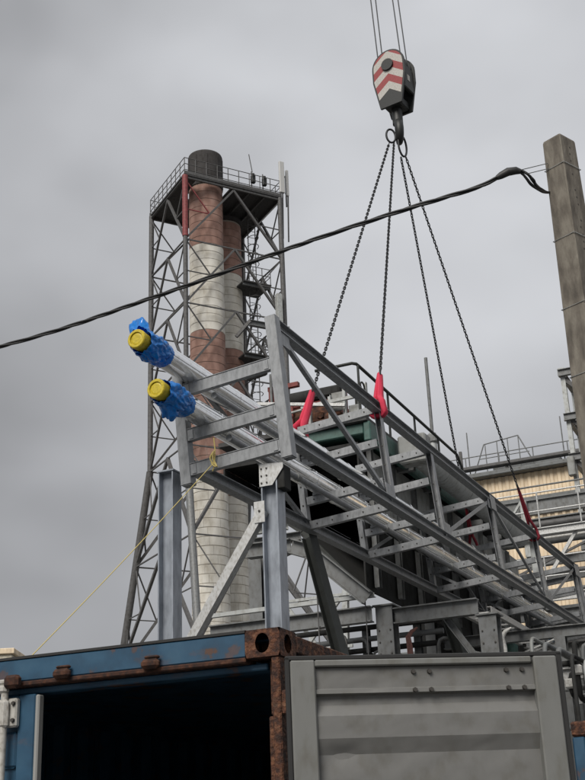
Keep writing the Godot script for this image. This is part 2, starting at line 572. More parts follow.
	while yy < 47.4:
		beam(t, "rung", Vector3(lx - 0.3, yy, lz), Vector3(lx + 0.3, yy, lz), "rod", 0.045, 0.045, M.tower_grey)
		yy += 0.55
	for ly in [41.0, 35.2, 29.0]:
		block(t, "landing", Vector3(lx - 1.2, ly, lz - 1.4), Vector3(lx + 1.1, ly + 0.1, lz + 0.9), M.deck_dark)
		for c in [[-1.15, 0.85], [-0.4, 0.85], [0.35, 0.85], [1.05, 0.85], [1.05, -0.3], [1.05, -1.35], [-1.15, -1.35]]:
			beam(t, "railing_post", Vector3(lx + c[0], ly + 0.1, lz + c[1]), Vector3(lx + c[0], ly + 1.35, lz + c[1]), "rod", 0.07, 0.07, M.tower_grey)
		for y in [0.75, 1.35]:
			beam(t, "handrail", Vector3(lx - 1.15, ly + y, lz + 0.85), Vector3(lx + 1.05, ly + y, lz + 0.85), "rod", 0.06, 0.06, M.tower_grey)
			beam(t, "handrail", Vector3(lx + 1.05, ly + y, lz + 0.85), Vector3(lx + 1.05, ly + y, lz - 1.35), "rod", 0.06, 0.06, M.tower_grey)
		beam(t, "landing_beam", Vector3(lx - 1.2, ly - 0.12, lz + 0.7), Vector3(hx, ly - 0.12, lz + 0.7), "h", 0.14, 0.22, M.plant_steel)
		for k in 6:
			var hoop := []
			for j in 9:
				var a := PI * j / 8.0
				hoop.append(Vector3(lx + cos(a) * 0.42, ly + 1.9 + k * 0.75, lz + 0.05 + sin(a) * 0.7))
			var st := st_new()
			add_sweep(st, hoop, 0.03, 5)
			build(st, "cage_hoop", M.tower_grey, t)
	# bracket arm with its stay and the stub column on it
	beam(t, "bracket_arm", Vector3(0.9, 36.6, hz + 0.25), Vector3(hx + 0.2, 36.6, hz + 0.25), "h", 0.3, 0.42, M.plant_steel)
	beam(t, "bracket_stay", Vector3(1.0, 36.8, hz + 0.25), Vector3(0.1, 35.6, hz - 0.3), "box", 0.22, 0.22, M.tower_grey)
	beam(t, "stub_column", Vector3(hx - 0.55, 36.82, hz + 0.25), Vector3(hx - 0.55, 39.3, hz + 0.25), "box", 0.4, 0.4, M.plant_light)
	# chimneys
	flue("tapered_flue", "sooty capped red and white banded chimney rising through the tower platform", Vector3(cx, 0, cz), 50.7, [[42.5, "chimney_red"], [36.1, "chimney_cream"], [25.4, "chimney_red"], [0.0, "chimney_cream"]], true)
	flue("tapered_flue", "second banded chimney ending under the platform behind the sooty capped one", Vector3(1.225, 0, -0.95), 47.0, [[42.3, "chimney_red"], [36.2, "chimney_cream"], [25.0, "chimney_red"], [0.0, "chimney_cream"]], false)
	# antennas on the platform rail
	var b := Basis(Vector3.UP, deg_to_rad(29.0))
	antenna(TOWER + b * Vector3(px + 0.1, 47.3, pz - 0.1), 2.75, 0.42, "wide white panel antenna on a mast at the tower platform corner")
	antenna(TOWER + b * Vector3(px + 0.75, 47.35, pz - 0.45), 2.3, 0.22, "slim white panel antenna clamped beside the wide panel antenna")
	for k in 2:
		var rb := thing("radio_unit", ["dark radio box with a whip aerial on the platform railing", "dark radio box without aerial on the platform railing"][k], "radio box", TOWER + b * Vector3(1.75 + k * 0.95, 47.72, pz - 0.28), 29.0)
		block(rb, "housing", Vector3(-0.17, 0.75, -0.14), Vector3(0.17, 1.45, 0.14), M.block_black, 0.05)
		block(rb, "sun_shield", Vector3(-0.11, 1.46, -0.1), Vector3(0.11, 1.6, 0.1), M.block_black, 0.03)
		beam(rb, "mounting_pole", Vector3(0, 0, -0.25), Vector3(0, 1.9, -0.25), "rod", 0.09, 0.09, M.tower_grey)
		if k == 0:
			beam(rb, "whip", Vector3(-0.05, 1.7, 0), Vector3(-0.3, 3.2, 0), "rod", 0.07, 0.07, M.tower_grey)

func antenna(at: Vector3, h: float, w: float, label: String):
	var a := thing("panel_antenna", label, "antenna", at, 29.0)
	block(a, "panel", Vector3(-w / 2, 0.8, -0.08), Vector3(w / 2, 0.8 + h, 0.12), M.antenna_white, 0.04)
	beam(a, "mast", Vector3(0, 0, -0.2), Vector3(0, 0.9 + h * 0.8, -0.2), "rod", 0.12, 0.12, M.tower_grey)
	for y in [1.1, 0.6 + h * 0.85]:
		block(a, "clamp", Vector3(-0.08, y, -0.22), Vector3(0.08, y + 0.14, -0.081), M.tower_grey)
	beam(a, "feeder", Vector3(0.05, 0.8, 0), Vector3(0.05, -3.0, -0.2), "rod", 0.12, 0.12, M.tower_grey)

func flue(called: String, label: String, at: Vector3, top: float, bands: Array, capped: bool):
	var b := Basis(Vector3.UP, deg_to_rad(29.0))
	var c := thing("chimney", label, "chimney", TOWER + b * at, 29.0)
	var r := 1.25
	put(lathe_mesh([Vector2(r - 0.03, 0.0), Vector2(r - 0.03, top - 0.1)], 32), "core", M.chimney_core, c)
	var step := 0.62
	var ring := lathe_mesh([Vector2(r - 0.03, 0.0), Vector2(r, 0.018), Vector2(r, step - 0.042), Vector2(r - 0.03, step - 0.024)], 48, 7)
	var plain_ring := lathe_mesh([Vector2(r - 0.02, 0.0), Vector2(r, 0.012), Vector2(r, step - 0.03), Vector2(r - 0.02, step - 0.018)], 48)
	var plain_top := 47.75 if capped else top
	var y := 0.0
	var k := 0
	while y + step <= plain_top:
		var m := "chimney_cream"
		for q in bands:
			if y + step * 0.5 >= q[0]:
				m = q[1]
				break
		var o := put(ring if y < 27.0 else plain_ring, "cladding_ring", M[m], c)
		o.position.y = y
		o.scale = Vector3(1.0 + 0.004 * sin(k * 2.7), 1, 1.0 + 0.004 * sin(k * 2.7))
		o.rotation.y = k * 0.7
		y += step
		k += 1
	# upright seam battens on the camera side, staggered like sheet joints
	if capped:
		var cap := put(lathe_mesh([Vector2(r + 0.02, 47.79), Vector2(r + 0.05, 47.81), Vector2(r + 0.05, top - 0.16), Vector2(r + 0.01, top - 0.04), Vector2(r - 0.06, top), Vector2(r - 0.3, top), Vector2(r - 0.3, 47.8)], 40), "soot_stained_cap", M.soot, c)
		cap.set_meta("label", "soot blackened top of the flue")
		for q in 10:
			var a := TAU * q / 10.0
			beam(c, "cap_rib", Vector3(cos(a) * (r + 0.06), 47.76, sin(a) * (r + 0.06)), Vector3(cos(a) * (r + 0.06), top - 0.4, sin(a) * (r + 0.06)), "box", 0.05, 0.05, M.soot)
	else:
		put(lathe_mesh([Vector2(r, top - 0.4), Vector2(r + 0.06, top - 0.38), Vector2(r + 0.06, top), Vector2(r - 0.2, top), Vector2(0.02, top)], 40), "rim", M.soot, c)

# ------------------------------------------------------------------ far buildings
func corrugated(lo: Vector3, hi: Vector3, pitch: float, depth: float) -> SurfaceTool:
	# a trapezoid sheet facing +z between lo and hi
	var st := st_new()
	var x := lo.x
	var z := lo.z
	var seg := [[0.35, 0.0], [0.15, depth], [0.35, depth], [0.15, 0.0]]
	var zc := 0.0
	var k := 0
	while x < hi.x - 0.0001:
		var w: float = seg[k % 4][0] * pitch
		var z1: float = seg[k % 4][1] if k % 2 == 1 else zc
		var x1 := minf(x + w, hi.x)
		quad(st, Vector3(x, lo.y, z + zc), Vector3(x1, lo.y, z + z1), Vector3(x1, hi.y, z + z1), Vector3(x, hi.y, z + zc))
		zc = z1
		x = x1
		k += 1
	return st

func far_buildings():
	# beige clad hall
	var h := thing("clad_hall", "beige corrugated industrial hall behind the grey pipe rack", "building", grid(0, 0, -45), GRID)
	build(corrugated(Vector3(-13.6, 9.0, 0.06), Vector3(8.0, 13.75, 0.06), 0.3, 0.05), "wall_cladding", M.cladding_beige, h)
	build(corrugated(Vector3(-13.6, 14.4, 0.06), Vector3(8.0, 15.45, 0.06), 0.3, 0.05), "wall_cladding", M.cladding_beige, h)
	block(h, "wall", Vector3(-13.6, 0.0, -18.0), Vector3(8.0, 15.4, 0.0), M.bunker_panel)
	block(h, "lower_wall", Vector3(-13.6, 0.0, 0.01), Vector3(8.0, 8.95, 0.1), M.bunker_panel)
	# window band: mullions with panes between
	block(h, "sill", Vector3(-13.7, 13.72, 0.005), Vector3(8.1, 13.86, 0.22), M.roof_grey)
	block(h, "lintel", Vector3(-13.7, 14.3, 0.005), Vector3(8.1, 14.42, 0.22), M.roof_grey)
	for k in 18:
		var x := -13.6 + k * 1.2
		block(h, "pane", Vector3(x + 0.06, 13.87, 0.02), Vector3(x + 1.14, 14.29, 0.05), M.window_dark)
		block(h, "mullion", Vector3(x - 0.05, 13.865, 0.01), Vector3(x + 0.05, 14.295, 0.14), M.roof_grey)
	block(h, "eaves_beam", Vector3(-13.9, 15.47, -0.2), Vector3(8.2, 15.66, 0.5), M.roof_grey, 0.03)
	block(h, "gutter", Vector3(-13.9, 15.85, 0.1), Vector3(8.2, 16.0, 0.45), M.tower_grey, 0.03)
	for k in 8:
		beam(h, "gutter_stand", Vector3(-13.5 + k * 2.9, 15.66, 0.25), Vector3(-13.5 + k * 2.9, 15.85, 0.25), "box", 0.1, 0.1, M.tower_grey)
	block(h, "roof", Vector3(-13.8, 15.41, -18.2), Vector3(8.1, 15.46, -0.25), M.roof_grey)
	# roof housing and its trapezoid guard rail
	block(h, "roof_housing", Vector3(-11.4, 15.47, -2.6), Vector3(-8.6, 16.15, -0.6), M.roof_grey, 0.05)
	block(h, "roof_hatch", Vector3(-9.7, 16.16, -2.3), Vector3(-8.7, 16.35, -0.9), M.bunker_plate, 0.03)
	var tp := [Vector3(-12.1, 15.66, -0.1), Vector3(-11.55, 17.0, -0.1), Vector3(-10.1, 17.15, -0.1), Vector3(-9.45, 15.66, -0.1)]
	for k in 3:
		beam(h, "guard_rail", tp[k], tp[k + 1], "rod", 0.05, 0.05, M.plant_steel)
	for x in [-11.5, -11.0, -10.55, -10.1]:
		beam(h, "guard_post", Vector3(x, 15.66, -0.1), Vector3(x, 17.0 + (x + 11.5) * 0.1, -0.1), "rod", 0.04, 0.04, M.plant_steel)
	beam(h, "guard_rail", Vector3(-11.8, 16.4, -0.1), Vector3(-9.7, 16.4, -0.1), "rod", 0.04, 0.04, M.plant_steel)
	for x in [-12.2, -8.3]:
		beam(h, "air_terminal", Vector3(x, 15.6, 0.0), Vector3(x, 17.6, 0.0), "rod", 0.05, 0.05, M.plant_steel)
	beam(h, "roof_rail", Vector3(-13.8, 16.45, 0.2), Vector3(8, 16.45, 0.2), "rod", 0.045, 0.045, M.plant_steel)
	for k in 16:
		beam(h, "roof_rail_post", Vector3(-13.7 + k * 1.4, 16.0, 0.2), Vector3(-13.7 + k * 1.4, 16.45, 0.2), "rod", 0.045, 0.045, M.plant_steel)

	# grey lattice frame on the right, partly behind the concrete pole
	var f := thing("gantry_tower", "light grey open steel gantry tower standing beside the concrete pole", "gantry", grid(-6.35, 0, -40), GRID)
	for p in [[-0.72, 0.0], [0.72, 0.0], [-0.72, -1.8], [0.72, -1.8]]:
		beam(f, "leg", Vector3(p[0], 0, p[1]), Vector3(p[0], 17.4, p[1]), "h", 0.16, 0.16, M.plant_light, Vector3.BACK)
	for y in [11.0, 12.6, 14.2, 15.7, 17.4]:
		beam(f, "crossbar", Vector3(-0.85, y, 0.16), Vector3(0.85, y, 0.16), "h", 0.16, 0.26, M.plant_steel)
		beam(f, "crossbar", Vector3(-0.72, y - 0.02, -0.1), Vector3(-0.72, y - 0.02, -1.7), "h", 0.16, 0.24, M.plant_steel)
		if y < 17:
			beam(f, "diagonal", Vector3(-0.7, y + 1.5, 0.0), Vector3(0.7, y + 0.1, 0.0), "box", 0.14, 0.14, M.tower_grey)
			beam(f, "diagonal", Vector3(0.7, y + 1.4, -0.05), Vector3(-0.6, y + 0.2, -1.7), "box", 0.14, 0.14, M.plant_light)
	block(f, "cap_box", Vector3(-0.88, 17.3, -0.15), Vector3(-0.6, 17.62, 0.15), M.plant_light, 0.04)
	block(f, "junction_box", Vector3(-0.92, 13.5, 0.1), Vector3(-0.66, 14.2, 0.34), M.bunker_panel, 0.03)

	# pale building edge far left
	var b := thing("pale_building", "pale rendered building far behind the blue container's left end", "building", Vector3(-19.3, 0, -62))
	block(b, "wall", Vector3(-4, 0, -8), Vector3(4, 11.9, 0), M.pale_wall, 0.02)
	block(b, "parapet", Vector3(-4.15, 11.905, -8.15), Vector3(4.15, 12.2, 0.15), M.cladding_beige, 0.03)
	for k in 4:
		for l in 3:
			var wx := -3.4 + k * 1.9
			var w := block(b, "window", Vector3(wx, 1.2 + l * 3.6, 0.01), Vector3(wx + 1.2, 2.9 + l * 3.6, 0.06), M.antenna_white)
			var pn := block(w, "pane", Vector3(0.08, 0.08, 0.051), Vector3(1.12, 1.62, 0.06), M.window_dark)
			pn.set_meta("label", "dark window pane")

# ------------------------------------------------------------------ bunker with its machine
func bunker():
	var o := thing("bunker", "dark steel bunker with a slanting hopper side behind the lifted truss", "bunker", grid(0, 0, -19), GRID)
	# open-fronted trough of plates: roof, side walls, slanting hopper plates, back
	var st: SurfaceTool
	var plates := [["roof_plate", Vector2(-9.95, 8.56), Vector2(-7.2, 8.56), 0.06], ["side_plate", Vector2(-9.95, 8.32), Vector2(-9.95, 8.559), 0.03], ["hopper_plate", Vector2(-9.95, 8.32), Vector2(-8.33, 7.07), 0.03], ["hopper_plate", Vector2(-8.33, 7.07), Vector2(-7.24, 5.9), 0.03], ["side_plate", Vector2(-7.2, 5.9), Vector2(-7.2, 8.559), 0.03]]
	for q in plates:
		st = st_new()
		var d2: Vector2 = (q[2] - q[1]).normalized()
		var n2: Vector2 = Vector2(-d2.y, d2.x) * float(q[3])
		add_prism(st, PackedVector2Array([q[1], q[2], q[2] + n2, q[1] + n2]), Vector3(0, 0, -11), Vector3.RIGHT, Vector3.UP, Vector3(0, 0, 11))
		build(st, q[0], M.bunker_plate, o)
	block(o, "back_plate", Vector3(-9.9, 5.9, -11.05), Vector3(-7.2, 8.6, -11.01), M.bunker_plate)
	for k in 4:
		beam(o, "roof_joist", Vector3(-9.8, 8.46, -1.2 - k * 2.4), Vector3(-7.3, 8.46, -1.2 - k * 2.4), "h", 0.12, 0.18, M.bunker_plate)
	for k in 9:
		var z := -0.4 - k * 1.2
		block(o, "wall_panel", Vector3(-7.197, 7.35, z - 1.17), Vector3(-7.15, 8.6, z), M.bunker_panel)
		beam(o, "stiffener", Vector3(-7.12, 5.98, z + 0.015), Vector3(-7.12, 8.6, z + 0.015), "c", 0.09, 0.14, M.plant_steel)
	beam(o, "edge_angle", Vector3(-10.0, 8.36, 0.03), Vector3(-8.36, 7.09, 0.03), "box", 0.1, 0.1, M.dark_strut)
	beam(o, "edge_angle", Vector3(-8.35, 7.08, 0.03), Vector3(-7.3, 5.93, 0.03), "box", 0.1, 0.1, M.dark_strut)
	# columns and ring beams
	for p in [[-9.45, 6.9, -0.3], [-9.45, 8.3, -10.5], [-7.35, 5.95, -10.5]]:
		beam(o, "column", Vector3(p[0], 0, p[2]), Vector3(p[0], p[1], p[2]), "h", 0.26, 0.26, M.plant_steel, Vector3.BACK)
		block(o, "base_plate", Vector3(p[0] - 0.25, 0, p[2] - 0.25), Vector3(p[0] + 0.25, 0.04, p[2] + 0.25), M.plant_steel)
	for q in [[7.2, -9.3, -8.6, 0.13, "plant_light"], [6.98, -9.3, -8.35, 0.16, "plant_steel"]]:
		beam(o, "ring_beam", Vector3(q[1], q[0], 0.18), Vector3(q[2], q[0], 0.18), "c", 0.1, q[3], M[q[4]])
	beam(o, "hopper_brace", Vector3(-9.3, 6.78, 0.38), Vector3(-8.45, 6.76, 0.38), "h", 0.2, 0.26, M.plant_steel)
	beam(o, "hopper_brace", Vector3(-8.44, 6.755, 0.38), Vector3(-8.1, 6.62, 0.38), "h", 0.2, 0.26, M.plant_steel)
	beam(o, "hopper_brace", Vector3(-8.09, 6.615, 0.38), Vector3(-7.05, 5.66, 0.38), "h", 0.2, 0.26, M.plant_steel)
	# deck on top with teal edge frame
	block(o, "deck", Vector3(-10.0, 8.96, -10.9), Vector3(-6.95, 9.04, 0.15), M.deck_dark)
	block(o, "teal_frame", Vector3(-8.6, 8.74, -2.6), Vector3(-7.05, 8.95, 0.05), M.teal_paint, 0.02)
	block(o, "teal_frame", Vector3(-7.04, 8.58, -6.0), Vector3(-6.9, 8.95, 0.1), M.teal_paint, 0.02)
	for z in [-3.5, -6.0, -9.5]:
		block(o, "deck_stool", Vector3(-9.6, 8.625, z - 0.3), Vector3(-7.3, 8.955, z), M.bunker_plate)
	# guard rail round the deck
	var ry := 10.16
	var corner := Vector3(-7.11, ry, 0.05)
	var bent := [Vector3(-7.95, ry, 0.05), Vector3(-7.2, ry, 0.05), Vector3(-7.13, ry - 0.01, 0.0), Vector3(-7.11, ry - 0.03, -0.1), Vector3(-7.11, ry - 0.04, -6.2), Vector3(-7.11, ry - 0.25, -6.5), Vector3(-7.11, 9.05, -6.55)]
	st = st_new()
	add_sweep(st, bent, 0.032, 8)
	build(st, "handrail", M.dark_strut, o)
	st = st_new()
	add_sweep(st, [Vector3(-7.11, 9.62, 0.0), Vector3(-7.11, 9.62, -6.5)], 0.026, 8)
	build(st, "handrail", M.dark_strut, o)
	for z in [-0.02, -1.6, -3.2, -4.8]:
		beam(o, "railing_post", Vector3(-7.11, 9.04, z), Vector3(-7.11, ry - 0.04, z), "rod", 0.05, 0.05, M.dark_strut)
	# machine standing on the deck
	var m := thing("rusty_machine", "rusty red conveyor drive machine on the bunker deck", "machine", grid(-8.45, 9.04, -19.6), GRID)
	block(m, "base_frame", Vector3(-0.75, 0.0, -1.6), Vector3(1.2, 0.14, 0.35), M.rust_machine, 0.02)
	block(m, "gearbox", Vector3(-0.35, 0.145, -0.8), Vector3(0.55, 0.68, 0.1), M.rust_machine, 0.06)
	block(m, "gearbox_lid", Vector3(-0.3, 0.685, -0.75), Vector3(0.5, 0.78, 0.05), M.machine_red, 0.03)
	for x in [-0.15, 0.1, 0.35]:
		bolt(m, Vector3(x, 0.42, 0.1), Vector3.BACK, 0.09, 0.05, M.rust_machine, "bearing_cap")
	beam(m, "motor", Vector3(-0.45, 1.02, -0.35), Vector3(0.15, 1.02, -0.35), "tube", 0.32, 0.32, M.bunker_plate)
	block(m, "motor_stand", Vector3(-0.4, 0.785, -0.5), Vector3(0.1, 0.88, -0.2), M.machine_red)
	for x in [-0.62, -0.42]:
		beam(m, "upright", Vector3(x, 0.14, 0.2), Vector3(x, 1.08, 0.2), "box", 0.12, 0.12, M.machine_red)
	beam(m, "top_bar", Vector3(-0.7, 1.12, 0.2), Vector3(-0.05, 1.12, 0.2), "box", 0.1, 0.09, M.machine_red)
	block(m, "guard_plate", Vector3(-0.36, 0.3, 0.16), Vector3(-0.2, 0.75, 0.2), M.machine_red)
	block(m, "belt_cover", Vector3(0.05, 0.785, -0.1), Vector3(0.75, 1.0, 0.12), M.bunker_plate, 0.04)
	beam(m, "roller", Vector3(0.62, 0.35, -0.7), Vector3(0.62, 0.35, 0.2), "tube", 0.34, 0.34, M.rust_machine)
	beam(m, "roller", Vector3(0.98, 0.3, -0.7), Vector3(0.98, 0.3, 0.2), "tube", 0.22, 0.22, M.valve_pink)
	beam(m, "pipe", Vector3(-0.7, 0.22, 0.3), Vector3(1.15, 0.24, 0.3), "rod", 0.07, 0.07, M.rust_machine)
	beam(m, "pipe", Vector3(-0.5, 0.5, 0.28), Vector3(1.0, 0.62, 0.28), "rod", 0.05, 0.05, M.plant_light)
	beam(m, "bracket", Vector3(0.85, 0.14, 0.12), Vector3(0.85, 0.95, 0.12), "l", 0.1, 0.1, M.machine_red)
	beam(m, "bracket", Vector3(1.1, 0.14, 0.12), Vector3(1.1, 0.8, 0.12), "l", 0.1, 0.1, M.plant_steel)
	for q in [[-7.45, 0.02, 0.95], [-7.75, 0.02, 0.62], [-7.25, -0.6, 1.0], [-8.15, 0.06, 0.5]]:
		beam(o, "deck_upright", Vector3(q[0], 9.04, q[1] - 0.1), Vector3(q[0], 9.04 + q[2], q[1] - 0.1), "l", 0.08, 0.08, M.plant_light)
	beam(o, "deck_rail", Vector3(-8.3, 9.5, -0.02), Vector3(-7.15, 9.52, -0.02), "l", 0.06, 0.06, M.plant_light)
	beam(o, "deck_rail", Vector3(-9.2, 9.75, 0.0), Vector3(-7.4, 9.38, 0.0), "box", 0.06, 0.06, M.galvanised)
	block(o, "instrument_plate", Vector3(-7.72, 9.35, -0.16), Vector3(-7.48, 9.72, -0.13), M.bunker_panel)
	block(o, "instrument_plate", Vector3(-7.40, 9.1, -0.2), Vector3(-7.2, 9.42, -0.17), M.plant_light)
	# valve hand wheel
	var v := thing("valve", "small dark valve on a standpipe beside the bunker railing", "valve", grid(-7.35, 9.04, -19.5), GRID)
	beam(v, "standpipe", Vector3.ZERO, Vector3(0, 0.75, 0), "rod", 0.06, 0.06, M.dark_strut)
	block(v, "valve_body", Vector3(-0.08, 0.7, -0.07), Vector3(0.1, 0.9, 0.07), M.dark_strut, 0.03)
	st = st_new()
	var ring := []
	for k in 14: ring.append(Vector3(0.13, 0.82 + 0.11 * sin(TAU * k / 14), 0.11 * cos(TAU * k / 14)))
	add_sweep(st, ring, 0.018, 6, true)
	build(st, "hand_wheel", M.dark_strut, v)
	# round duct along the deck edge
	var d := thing("round_duct", "large light grey round duct running along the bunker edge", "duct", grid(-6.55, 8.62, -19.0), GRID)
	for k in 5:
		beam(d, "duct_section", Vector3(0, 0.1, -1.2 - k * 1.6), Vector3(0, 0.1, -2.78 - k * 1.6), "tube", 0.5, 0.5, M.plant_light)
		beam(d, "bracket", Vector3(-0.25, -0.02, -2.0 - k * 1.6), Vector3(-0.62, -0.02, -2.0 - k * 1.6), "box", 0.12, 0.12, M.plant_steel)
	block(d, "damper_box", Vector3(-0.28, -0.18, -1.5), Vector3(0.28, 0.38, -1.15), M.bunker_panel, 0.03)
	# mast behind
	var ms := thing("pipe_mast", "thin grey vent pipe standing on a pale stub behind the truss", "mast", grid(-9.48, 0, -31.2), GRID)
	beam(ms, "stub", Vector3(0.0, 0, 0), Vector3(0.0, 12.9, 0), "tube", 0.22, 0.22, M.plant_light)
	beam(ms, "vent_pipe", Vector3(0.0, 12.9, 0), Vector3(0.0, 15.3, 0), "tube", 0.1, 0.1, M.plant_steel)
	block(ms, "clamp", Vector3(-0.15, 12.6, -0.15), Vector3(0.15, 12.85, 0.15), M.plant_steel, 0.03)
	# flood lamp on a pole
	var fl := thing("flood_lamp", "dark square flood lamp head on a pole left of the rusty machine", "lamp", grid(-9.3, 9.04, -19.3), GRID)
	beam(fl, "pole", Vector3(0.25, 0, 0), Vector3(0.25, 1.4, 0), "rod", 0.06, 0.06, M.plant_steel)
	var hd := block(fl, "lamp_head", Vector3(-0.22, -0.11, -0.06), Vector3(0.22, 0.11, 0.06), M.bunker_plate, 0.02)
	hd.transform = Transform3D(Basis(Vector3.RIGHT, 0.6) * Basis(Vector3.BACK, 0.1), Vector3(-0.2, 1.35, 0.05))

# ------------------------------------------------------------------ pipe rack in front of the hall
func pipe_rack():
	var o := thing("pipe_rack", "grey multi level pipe rack in front of the beige hall", "pipe rack", grid(0, 0, -36), GRID)
	for x in [-9.6, -4.9, -1.0]:
		for z in [0.0, -2.4]:
			beam(o, "column", Vector3(x, 0, z), Vector3(x, 11.95, z), "h", 0.28, 0.28, M.plant_light, Vector3.BACK)
	for y in [11.5, 9.75, 8.1, 6.2, 4.4]:
		for z in [0.22, -2.18]:
			beam(o, "girder", Vector3(-11.2, y, z), Vector3(0.5, y, z), "h", 0.16, 0.5 if y > 11 else 0.3, M.plant_steel)
		for x in [-9.6, -4.9, -1.0]:
			beam(o, "cross_girder", Vector3(x, y - 0.2, -0.15), Vector3(x, y - 0.2, -2.25), "h", 0.16, 0.22, M.plant_steel)
	beam(o, "diagonal", Vector3(-9.5, 9.8, 0.42), Vector3(-8.1, 11.7, 0.42), "box", 0.07, 0.07, M.plant_light)
	beam(o, "diagonal", Vector3(-8.6, 9.3, 0.42), Vector3(-5.0, 10.6, 0.42), "box", 0.07, 0.07, M.tower_grey)
	beam(o, "post", Vector3(-8.05, 9.9, 0.36), Vector3(-8.05, 11.7, 0.36), "box", 0.2, 0.2, M.plant_light)
	beam(o, "post", Vector3(-9.95, 11.75, 0.3), Vector3(-9.95, 13.7, 0.3), "box", 0.09, 0.09, M.tower_grey)
	for k in 1:
		beam(o, "handrail", Vector3(-11.0, 12.15 + 0.0, 0.3 - 0.8 * k), Vector3(0.4, 12.15, 0.3 - 0.8 * k), "rod", 0.06, 0.06, M.plant_steel)
	var specs := [[10.85, 0.5, 0.2, "tower_grey", "near black pipe just under the rack's deep top girder"],
		[10.45, 0.05, 0.3, "roof_grey", "thick dull grey pipe behind the white pipe on the rack"],
		[10.4, 0.55, 0.12, "insulation_white", "thin white pipe under the near black pipe on the rack"],
		[9.3, 0.5, 0.16, "tower_grey", "near black pipe below the rack's second girder"],
		[8.75, 0.45, 0.14, "plant_steel", "thin grey pipe just above the rack's third girder"],
		[8.4, -0.8, 0.24, "roof_grey", "dull grey pipe resting behind the rack's third girder"],
		[7.6, 0.5, 0.2, "insulation_white", "thick white pipe below the rack's third girder"],
		[7.2, -0.2, 0.3, "plant_steel", "thick mid grey pipe below the thick white one on the rack"],
		[6.7, 0.4, 0.22, "plant_light", "light grey pipe just above the rack's fourth girder"],
		[5.6, 0.5, 0.26, "roof_grey", "dull grey pipe between the rack's two lowest girders"],
		[5.0, 0.4, 0.2, "plant_light", "light grey pipe just above the rack's lowest girder"]]
	for s in specs:
		var p := beam(self, "rack_pipe", grid(-11.0, s[0], -36 + s[1]), grid(0.3, s[0], -36 + s[1]), "tube", s[2], s[2], M[s[3]])
		mesh_thing(p, s[4], "pipe", "pipes on the rack")

func walkway():
	var o := thing("access_walkway", "galvanised walkway with tubular railings between the truss end and the pipe rack", "walkway", grid(0, 0, -32.6), GRID)
	for y in [8.05, 9.95]:
		block(o, "deck", Vector3(-10.6, y, -0.9), Vector3(-1.0, y + 0.07, 0.0), M.galvanised)
		beam(o, "edge_channel", Vector3(-10.6, y - 0.06, 0.04), Vector3(-1.0, y - 0.06, 0.04), "c", 0.07, 0.2, M.galvanised)
		for k in 9:
			beam(o, "railing_post", Vector3(-10.5 + k * 1.18, y + 0.07, 0.0), Vector3(-10.5 + k * 1.18, y + 1.12, 0.0), "rod", 0.05, 0.05, M.galvanised)
		for r in [0.55, 1.1]:
			beam(o, "handrail", Vector3(-10.6, y + r, 0.0), Vector3(-1.0, y + r, 0.0), "rod", 0.05, 0.05, M.galvanised)
	for x in [-10.2, -7.3, -4.4, -1.5]:
		beam(o, "column", Vector3(x, 0, -0.45), Vector3(x, 9.95, -0.45), "h", 0.2, 0.2, M.plant_light, Vector3.BACK)
		beam(o, "brace", Vector3(x, 8.1, -0.1), Vector3(x + 1.4, 9.9, -0.1), "l", 0.09, 0.09, M.galvanised)
	var p := beam(self, "rusty_post", grid(-9.45, 0, -30.6), grid(-9.45, 11.3, -30.6), "h", 0.14, 0.14, M.rust_machine, Vector3.BACK)
	mesh_thing(p, "slim rusty steel post behind the truss beside the dark red sling", "post")
	p = beam(self, "rusty_post", grid(-8.75, 0, -30.9), grid(-8.75, 10.9, -30.9), "h", 0.12, 0.12, M.dark_strut, Vector3.BACK)
	mesh_thing(p, "slim black steel post next to the slim rusty one", "post")

